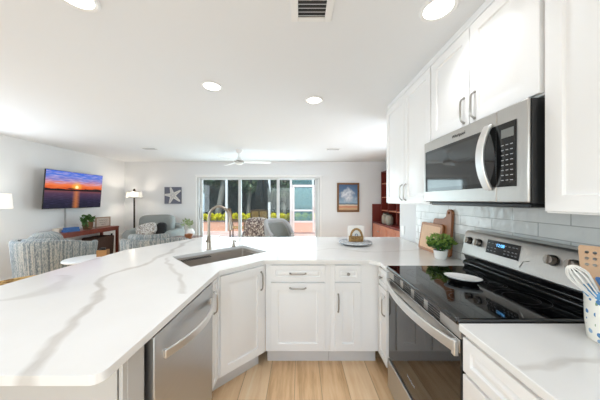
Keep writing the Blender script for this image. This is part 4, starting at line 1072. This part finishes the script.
bm = new(); lathe(bm, [(.0, 1.49), (.045, 1.51), (.055, 1.55), (.04, 1.59), (.0, 1.60)], seg=20); obj('bulb', bm, 'lamp_lens', f2)
bm = new(); lathe(bm, [(.0, 1.60), (.03, 1.61), (.03, 1.66), (.02, 1.69), (.0, 1.70)], seg=16); obj('finial', bm, 'dark_metal', f2)
point('lamp_light', (0.0, -.05, 1.56), 16, .04).parent = f2

# grey armchair in the corner
ga = thing('armchair', 'large grey upholstered armchair in the far left corner', 'armchair', (-3.42, 5.47, 0), math.radians(4))
bm = new(); puff(bm, (0, 0, .25), .50, .46, .16, 6); obj('base', bm, 'grey_fabric', ga)
bm = new(); puff(bm, (-.02, .38, .52), .48, .13, .30, 5); obj('backrest', bm, 'grey_fabric', ga)
for x in (-.43, .43):
    bm = new(); puff(bm, (x, -.04, .43), .11, .44, .32 if x < 0 else .28, 4); obj('arm', bm, 'grey_fabric', ga)
bm = new(); puff(bm, (0, -.06, .45), .35, .40, .09, 4); obj('seat_cushion', bm, 'grey_fabric', ga)
bm = new(); puff(bm, (-.09, .19, .80), .40, .13, .24, 5, rot=Matrix.Rotation(math.radians(-10), 3, 'X') @ Matrix.Rotation(math.radians(-2), 3, 'Y')); obj('back_cushion', bm, 'grey_fabric', ga)
for x in (-.46, .46):
    for y in (-.38, .38):
        bm = new(); lathe(bm, [(.025, .001), (.03, .10)], (x, y, 0), 12); obj('leg', bm, 'dark_metal', ga)
bm = new(); puff(bm, (0, 0, 0), .22, .07, .14, 3.4); o = obj('lumbar_pillow', bm, 'trellis', loc=(-3.44, 5.13, .74), rot=(math.radians(-15), math.radians(-16), .1)); tag(o, 'patterned beige pillow on the grey corner armchair', 'pillow')
bm = new(); puff(bm, (0, 0, 0), .11, .06, .15, 3.0); o = obj('throw_pillow', bm, 'black_fabric', loc=(-3.19, 5.27, .74), rot=(math.radians(-14), 0, .15)); tag(o, 'black pillow behind the patterned one on the corner armchair', 'pillow')

# starfish picture
sf = thing('starfish_picture', 'square slate-grey picture of a pale starfish on the far wall', 'picture', (-3.43, WF-.002, 1.53))
bm = new(); box(bm, -.225, .225, -.025, 0, -.225, .225); obj('canvas', bm, 'star_ground', sf, bevel=.002)
bm = new(); pts = []
for k in range(10):
    a = PI/2 + .25 + 2*PI*k/10
    if k % 2 == 0:
        r = .26
        for da, f in ((-.09, .93), (0, 1.0), (.09, .93)): pts.append((r*f*math.cos(a+da), r*f*math.sin(a+da)))
    else: pts.append((.085*math.cos(a), .085*math.sin(a)))
pts = [(max(-.215, min(.215, x)), max(-.215, min(.215, z))) for x, z in pts]
prism_y(bm, pts, -.0285, -.0252); obj('starfish', bm, 'star', sf)
bm = new()
for r in (.03, .055): tube(bm, [(r*math.cos(2*PI*i/20), -.0295, r*math.sin(2*PI*i/20)) for i in range(21)], .0035, 6)
for k in range(5):
    a = PI/2+.25+2*PI*k/5; tube(bm, [(.06*math.cos(a), -.0295, .06*math.sin(a)), (.16*math.cos(a), -.0295, .16*math.sin(a))], .003, 6)
obj('starfish_lines', bm, mat('star_lines', (150, 150, 158), .8), sf)

# coffee table with vase
cf = thing('coffee_table', 'dark wood coffee table left of the faucet with a vase on it', 'table', (-2.36, 5.02, 0))
bm = new(); box(bm, -.50, .50, -.33, .33, .535, .575); obj('tabletop', bm, mat('coffee_table_top', (136, 92, 80), .18, vary=.2, vscale=5, aniso=(2, 14, 2)), cf, bevel=.004)
for x in (-.47, .42):
    for y in (-.30, .25):
        bm = new(); box(bm, x, x+.05, y, y+.05, .001, .534); obj('leg', bm, 'mahogany', cf, bevel=.003)
bm = new(); box(bm, -.48, .48, -.30, .30, .47, .534); obj('apron', bm, 'mahogany', cf)
vz = thing('vase', 'white round vase of pale leaves on the coffee table', 'vase', (-2.50, 5.22, .5755))
bm = new(); lathe(bm, [(.0, .001), (.05, .001), (.085, .05), (.09, .10), (.06, .16), (.035, .18), (.03, .18), (.0, .10)], seg=28); obj('body', bm, 'white_ceramic', vz)
rnd = random.Random(11); bm = new(); leaves(bm, (-.06, 0, .30), (.14, .12, .10), 55, .085, rnd, 2.2, .2, .4); obj('leaves', bm, 'leaf_pale', vz, smooth=False, fixn=False)
bm = new()
for k in range(6):
    a = rnd.uniform(0, 2*PI); tube(bm, [(0, 0, .15), (-.03+.03*math.cos(a), .03*math.sin(a), .23), (-.06+.08*math.cos(a), .08*math.sin(a), .31)], .003, 5)
obj('stems', bm, 'leaf_pale', vz)
bm = new(); lathe(bm, [(.0, .001), (.05, .001), (.078, .05), (.08, .085), (.07, .085), (.0, .03)], seg=24); o = obj('bowl', bm, mat('terracotta', (164, 110, 70), .5, vary=.15, vscale=20), loc=(-2.44, 5.02, .5755)); tag(o, 'small terracotta bowl in front of the white vase', 'bowl')

# leaf-print armchair and grey tub chair in front of the sliding door
la = thing('armchair', 'leaf-print upholstered armchair seen from behind in front of the sliding door', 'armchair', (-.96, 5.66, 0), math.radians(-6))   # local -y is the back
bm = new(); puff(bm, (0, .05, .27), .36, .36, .16, 6); obj('base', bm, 'floral', la)
bm = new(); puff(bm, (0, -.27, .64), .31, .11, .36, 3.6, rot=Matrix.Rotation(math.radians(9), 3, 'X') ); obj('backrest', bm, 'floral', la)
for x in (-.33, .33):
    bm = new(); puff(bm, (x, .02, .42), .09, .34, .25, 4); obj('arm', bm, 'floral', la)
for x in (-.28, .28):
    for y in (-.25, .30):
        bm = new(); lathe(bm, [(.02, .001), (.026, .13)], (x, y, 0), 12); obj('leg', bm, 'mahogany', la)
fc = barrel('tub_chair', 'grey tub chair with pale padded rim beside the leaf-print armchair', (-.44, 4.95, 0), math.radians(222), ow=.335, hb=.94, ha=.62, outer='grey_lining', inner='grey_fabric', spread=112, rim='grey_lining')

# painting, bookcase on the right
pt = thing('framed_painting', 'cloudscape painting in a gilt frame right of the sliding door', 'picture', (1.30, WF-.002, 1.475))
bm = new()
for x0, x1, z0, z1 in ((-.30, .30, .345, .395), (-.30, .30, -.395, -.345), (-.30, -.25, -.345, .345), (.25, .30, -.345, .345)): box(bm, x0, x1, -.035, 0, z0, z1)
obj('frame', bm, 'gold_frame', pt, bevel=.008)
bm = new(); box(bm, -.25, .25, -.016, -.002, -.345, .345); obj('canvas', bm, 'seascape', pt)
bc = thing('bookcase', 'tall cherry wood bookcase beside the kitchen wall end', 'bookcase', (1.95, 6.16, 0), -PI/2)   # local x towards the camera, local y towards the wall
L = 1.85
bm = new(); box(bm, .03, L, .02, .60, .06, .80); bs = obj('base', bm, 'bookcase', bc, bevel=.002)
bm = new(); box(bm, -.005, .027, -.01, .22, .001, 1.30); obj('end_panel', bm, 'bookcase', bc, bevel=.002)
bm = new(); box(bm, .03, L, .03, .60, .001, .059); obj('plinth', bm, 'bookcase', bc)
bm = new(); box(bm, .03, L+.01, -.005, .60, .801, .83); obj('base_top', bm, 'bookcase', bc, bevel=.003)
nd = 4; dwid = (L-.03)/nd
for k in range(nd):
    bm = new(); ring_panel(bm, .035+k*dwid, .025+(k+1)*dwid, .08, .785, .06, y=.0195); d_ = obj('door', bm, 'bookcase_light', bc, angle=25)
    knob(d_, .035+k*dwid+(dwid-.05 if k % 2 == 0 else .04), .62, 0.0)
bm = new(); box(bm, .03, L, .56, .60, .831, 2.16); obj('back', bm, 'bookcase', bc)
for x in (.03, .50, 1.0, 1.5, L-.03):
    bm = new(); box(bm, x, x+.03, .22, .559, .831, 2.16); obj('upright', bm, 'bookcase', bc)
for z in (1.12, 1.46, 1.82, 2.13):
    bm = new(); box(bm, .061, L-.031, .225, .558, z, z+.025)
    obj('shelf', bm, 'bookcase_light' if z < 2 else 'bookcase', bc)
for i, (y, h, m_, lb, nm) in enumerate(((5.62, .24, 'jar', 'left stoneware jar on the bookcase base', 'jar'), (5.38, .22, 'jar', 'right stoneware jar on the bookcase base', 'jar'))):
    bm = new(); lathe(bm, [(.0, .001), (.075, .001), (.085, .03), (.085, h-.05), (.06, h-.03), (.06, h), (.0, h)], seg=24); t = thing(nm, lb, 'jar', (2.10, y, .8305), 0, 'stoneware jars')
    obj('body', bm, m_, t); bm = new(); lathe(bm, [(.0, h), (.068, h+.001), (.068, h+.02), (.0, h+.024)], seg=24); obj('lid', bm, 'dark_metal', t)
bm = new(); lathe(bm, [(.0, .001), (.06, .001), (.075, .08), (.05, .17), (.045, .20), (.0, .20)], seg=24); o = obj('vase', bm, 'white_ceramic', loc=(2.33, 5.30, 1.146)); tag(o, 'small white vase on the bookcase shelf above the jars', 'vase')
bm = new(); box(bm, -.02, .02, -.10, .10, .001, .27, Matrix.Rotation(.2, 3, 'X')); o = obj('book', bm, 'book_a', loc=(2.35, 5.13, .8515)); tag(o, 'leaning faded book right of the jars in the bookcase', 'book')
# small outlet at the end of the kitchen wall
so_ = thing('outlet_plate', 'white outlet plate low on the end of the kitchen wall', 'outlet', (KW-.0005, 2.95, 1.01), -PI/2)
bm = new(); box(bm, -.036, .036, -.007, -.0005, -.058, .058); obj('plate', bm, 'outlet', so_, bevel=.002)

# ------------------------------------------------------------------ patio and garden
bm = new(); box(bm, -9, 6, WF+.151, 10.70, -.12, -.04); struct('patio', bm, 'paver', smooth=False)
bm = new(); box(bm, -30, 30, 10.70, 40, -.30, -.10); struct('ground', bm, 'soil', smooth=False)
pw = thing('planter_wall', 'low salmon stucco planter wall along the far side of the patio', 'planter', (0, 10.70, -.04))
bm = new(); box(bm, -8, 5, .0, .16, .0, .42); obj('wall', bm, 'stucco', pw)
bm = new(); box(bm, -8, 5, -.03, .19, .4205, .47); obj('coping', bm, 'cap', pw, bevel=.005)
bm = new(); box(bm, -8, 5, 10.87, 12.2, -.099, .30); struct('ground_bed', bm, 'soil', smooth=False)
# screen enclosure
se = thing('screen_enclosure', 'white framed insect screen enclosure around the patio', 'screen', (0, 10.62, -.04))
bm = new(); xs = [-5.6, -3.40, -1.42, -.42, .60]
for k, x in enumerate(xs):
    bm = new(); box(bm, x-.05, x+.05, -.05, .05, .001, 2.95); obj('post', bm, 'door_white', se, bevel=.004)
bm = new(); box(bm, -5.6, 1.8, -.05, .05, 2.951, 3.05); obj('top_rail', bm, 'door_white', se)
for a, b, m_ in ((-5.55, -3.45, 'screen'), (-3.35, -1.47, 'screen'), (-1.37, -.47, 'screen'), (-.37, .55, 'screen_haze')):
    bm = new(); box(bm, a, b, -.004, .004, .47, 2.95); obj('screen_panel', bm, m_, se)
sd = thing('screen_door', 'pink-white screen door of the patio enclosure with mid rail', 'door', (-.30, 9.85, -.04))
bm = new(); W2 = .90; 
box(bm, -.12, -.05, -.03, .03, .001, 2.6); box(bm, W2+.05, W2+.12, -.03, .03, .001, 2.6); obj('jamb', bm, 'pink_frame', sd, bevel=.003)
bm = new(); box(bm, -.03, .06, -.02, .02, .05, 2.10); box(bm, W2-.06, W2+.03, -.02, .02, .05, 2.10); box(bm, .06, W2-.06, -.02, .02, 2.00, 2.10); box(bm, .06, W2-.06, -.02, .02, .96, 1.03); box(bm, .06, W2-.06, -.02, .02, .47, .55)
obj('door_frame', bm, 'pink_frame', sd, bevel=.003)
bm = new(); box(bm, .06, W2-.06, -.012, .012, .05, .47); obj('kick_panel', bm, mat('salmon_kick_panel', (222, 172, 154), .6), sd)
bm = new(); box(bm, .06, W2-.06, -.003, .003, .55, .96); box(bm, .06, W2-.06, -.003, .003, 1.03, 2.00); obj('screen_mesh', bm, 'screen_haze', sd)
bm = new(); tube(bm, [(W2-.01, -.021, .98), (W2-.01, -.06, .99), (W2-.01, -.06, 1.12), (W2-.01, -.021, 1.13)], .008, 8); obj('handle', bm, 'nickel', sd)
# pale blue panel beyond
bm = new(); box(bm, -5.05, -4.72, 11.2, 11.35, .33, 1.72); o = obj('garden_post', bm, 'blue_panel', bevel=.01); tag(o, 'pale blue painted panel standing in the planter at left', 'panel')
# yellow shrubs
rnd = random.Random(21); bm = new(); leaves(bm, (0, 0, .25), (.20, .18, .22), 300, .12, rnd, 2.0, .2, .6)
sh0 = thing('shrub', 'yellow-green shrub at the left end of the planter', 'shrub', (-4.76, 11.22, .305), 0, 'yellow-green planter shrubs')
obj('leaves', bm, 'leaf_yellow', sh0, smooth=False, fixn=False)
bm = new()
for k in range(7):
    a = rnd.uniform(0, 2*PI); tube(bm, [(0, 0, -.02), (.08*math.cos(a), .08*math.sin(a), .12), (.2*math.cos(a), .2*math.sin(a), .28)], .008, 5)
obj('stems', bm, 'bark', sh0)
names = ['below the pale blue panel', 'behind the faucet spout', 'left of the leaning grey trunk', 'right of the leaning grey trunk', 'beside the first screen post', 'left of the door mullion', 'behind the door mullion',
         'right of the door mullion', 'left of the wicker chair', 'behind the wicker chair', 'behind the umbrella pole', 'right of the umbrella pole', 'left of the screen door', 'just beside the screen door jamb']
for k in range(14):
    x = -4.37+.385*k; z = .305
    dup(sh0, (x, 11.2+rnd.uniform(-.03, .1), z), rnd.uniform(0, 6.2), 'yellow-green shrub in the planter '+names[k])
# trees and hedge
rnd = random.Random(33)
def tree(label, loc, h, lean, crown, n, m_, tr=.13):
    t = thing('tree', label, 'tree', loc, 0, 'trees beyond the patio')
    bm = new(); tube(bm, [(0, 0, 0), (lean*.3, 0, h*.3), (lean*.65, .05, h*.62), (lean, .05, h)], [tr, tr*.85, tr*.75, tr*.5], 10); obj('trunk', bm, 'bark', t)
    bm = new()
    for (cx, cy, cz, rx, ry, rz) in crown: leaves(bm, (cx+lean, cy, cz), (rx, ry, rz), n, .26, rnd, 1.9, .25)
    obj('crown', bm, m_, t, smooth=False, fixn=False); return t
tree('tree with a leaning pale grey trunk behind the planter', (-4.75, 13.0, -.1), 3.6, .55, [(0, 0, 3.9, 1.5, 1.2, 1.1), (-.6, .5, 2.9, 1.0, .8, .6)], 900, 'leaf_dark', .20)
tree('dark tree at the far left beyond the door frame', (-6.4, 13.6, -.1), 3.4, -.2, [(0, 0, 3.2, 1.6, 1.2, 1.4)], 1200, 'leaf_dark')
tree('dark tree behind the white screen post', (-3.2, 14.0, -.1), 3.6, .2, [(0, 0, 3.3, 1.5, 1.2, 1.5)], 1200, 'leaf_dark')
tree('dark tree behind the closed umbrella', (-1.0, 14.2, -.1), 3.6, .1, [(0, 0, 3.2, 1.6, 1.2, 1.5)], 1200, 'leaf_dark')
tree('tree with sunlit leaves behind the screen door', (1.3, 13.8, -.1), 3.3, .1, [(0, 0, 2.7, 1.7, 1.2, 1.7)], 1300, 'leaf_hedge')
hg = thing('hedge', 'tall dark hedge closing the garden behind the trees', 'hedge', (-1.5, 15.6, -.1))
bm = new(); box(bm, -10, 10, .0, .8, .0, 4.6); obj('core', bm, mat('hedge_core', (44, 50, 52), .95, vary=.3, vscale=1.5), hg)
bm = new()
for k in range(7000):
    x = rnd.uniform(-9, 8); z = rnd.uniform(.1, 4.8); y = rnd.uniform(-.28, .0)
    tdir = Vector((rnd.gauss(0, 1), rnd.gauss(0, .4)-.3, rnd.gauss(0, 1))).normalized(); s = tdir.cross(Vector((rnd.gauss(0, .4), 1, rnd.gauss(0, .4)))).normalized(); Lf = rnd.uniform(.1, .22); p = Vector((x, y, z))
    vs = [bm.verts.new(p-tdir*Lf/2), bm.verts.new(p+s*Lf*.25), bm.verts.new(p+tdir*Lf/2), bm.verts.new(p-s*Lf*.25)]; bm.faces.new(vs)
obj('foliage', bm, 'leaf_hedge', hg, smooth=False, fixn=False)

# closed umbrella, patio table and wicker chairs
um = thing('patio_umbrella', 'closed dark canvas patio umbrella beyond the sliding door', 'umbrella', (-1.42, 8.75, -.04))
bm = new(); tube(bm, [(0, 0, .03), (0, 0, 2.75)], .022, 12); obj('pole', bm, 'black', um)
bm = new(); lathe(bm, [(.0, .001), (.24, .001), (.24, .05), (.03, .09), (.03, .25), (.0, .25)], seg=28); obj('base', bm, 'black', um)
bm = new(); seg = 32; rows = []
for z, r in ((2.70, .03), (2.5, .10), (2.1, .17), (1.7, .235), (1.42, .28), (1.36, .24), (1.40, .12)):
    rows.append([bm.verts.new((r*(1+.22*math.cos(8*2*PI*i/seg))*math.cos(2*PI*i/seg), r*(1+.22*math.cos(8*2*PI*i/seg))*math.sin(2*PI*i/seg), z)) for i in range(seg)])
for A, B in zip(rows, rows[1:]):
    for i in range(seg): bm.faces.new((A[i], A[(i+1) % seg], B[(i+1) % seg], B[i]))
bm.faces.new(rows[0]); obj('canopy', bm, 'umbrella', um)
ptb = thing('patio_table', 'round patio table around the closed umbrella pole', 'table', (-1.42, 8.75, -.04))
bm = new(); seg = 40
for z in (.70, .73): pass
def ringslab(bm, ri, ro, z0, z1, seg=40):
    R_ = [[bm.verts.new((r*math.cos(2*PI*i/seg), r*math.sin(2*PI*i/seg), z)) for i in range(seg)] for r, z in ((ri, z0), (ro, z0), (ro, z1), (ri, z1))]
    for k in range(4):
        A, B = R_[k], R_[(k+1) % 4]
        for i in range(seg): bm.faces.new((A[i], A[(i+1) % seg], B[(i+1) % seg], B[i]))
ringslab(bm, .035, .60, .70, .73); obj('tabletop', bm, mat('patio_glass_top', (176, 178, 176), .15), ptb)
for k in range(4):
    a = PI/4+PI/2*k; bm = new(); tube(bm, [(.50*math.cos(a), .50*math.sin(a), .001), (.42*math.cos(a), .42*math.sin(a), .699)], .02, 8); obj('leg', bm, 'wicker_brown', ptb)
def wicker_chair(label, loc, rz):
    t = thing('patio_chair', label, 'chair', loc, rz, 'wicker patio chairs')          # local -y is the back
    bm = new(); box(bm, -.26, .26, -.25, .27, .40, .45); obj('seat', bm, 'wicker_tan', t, bevel=.015)
    for x in (-.255, .255):
        bm = new(); tube(bm, [(x, -.25, .001), (x, -.25, .45), (x*1.04, -.34, 1.10)], .024, 8); obj('leg', bm, 'wicker_brown', t)
        bm = new(); tube(bm, [(x, .25, .001), (x, .25, .66), (x, .22, .68), (x, -.29, .70)], .022, 8); obj('leg', bm, 'wicker_brown', t)
    bm = new(); tube(bm, [(-.265, -.34, 1.10), (0, -.36, 1.13), (.265, -.34, 1.10)], .026, 8); tube(bm, [(-.26, -.275, .60), (.26, -.275, .60)], .02, 8); tube(bm, [(0, -.275, .60), (0, -.352, 1.12)], .02, 8)
    obj('back_frame', bm, 'wicker_brown', t)
    bm = new()
    for x0, x1 in ((-.235, -.022), (.022, .235)):
        vs = [bm.verts.new(p) for p in ((x0, -.268, .62), (x1, -.268, .62), (x1, -.338, 1.09), (x0, -.338, 1.09), (x0, -.288, .62), (x1, -.288, .62), (x1, -.358, 1.09), (x0, -.358, 1.09))]
        for f in ((0, 1, 2, 3), (7, 6, 5, 4), (0, 4, 5, 1), (1, 5, 6, 2), (2, 6, 7, 3), (3, 7, 4, 0)): bm.faces.new([vs[i] for i in f])
    obj('backrest', bm, 'wicker_tan', t); return t
wc = wicker_chair('tan wicker patio chair with its back towards the house', (-1.30, 7.62, -.04), 0)
dup(wc, (-2.30, 8.55, -.04), math.radians(-85), 'tan wicker patio chair left of the patio table, seen side-on')
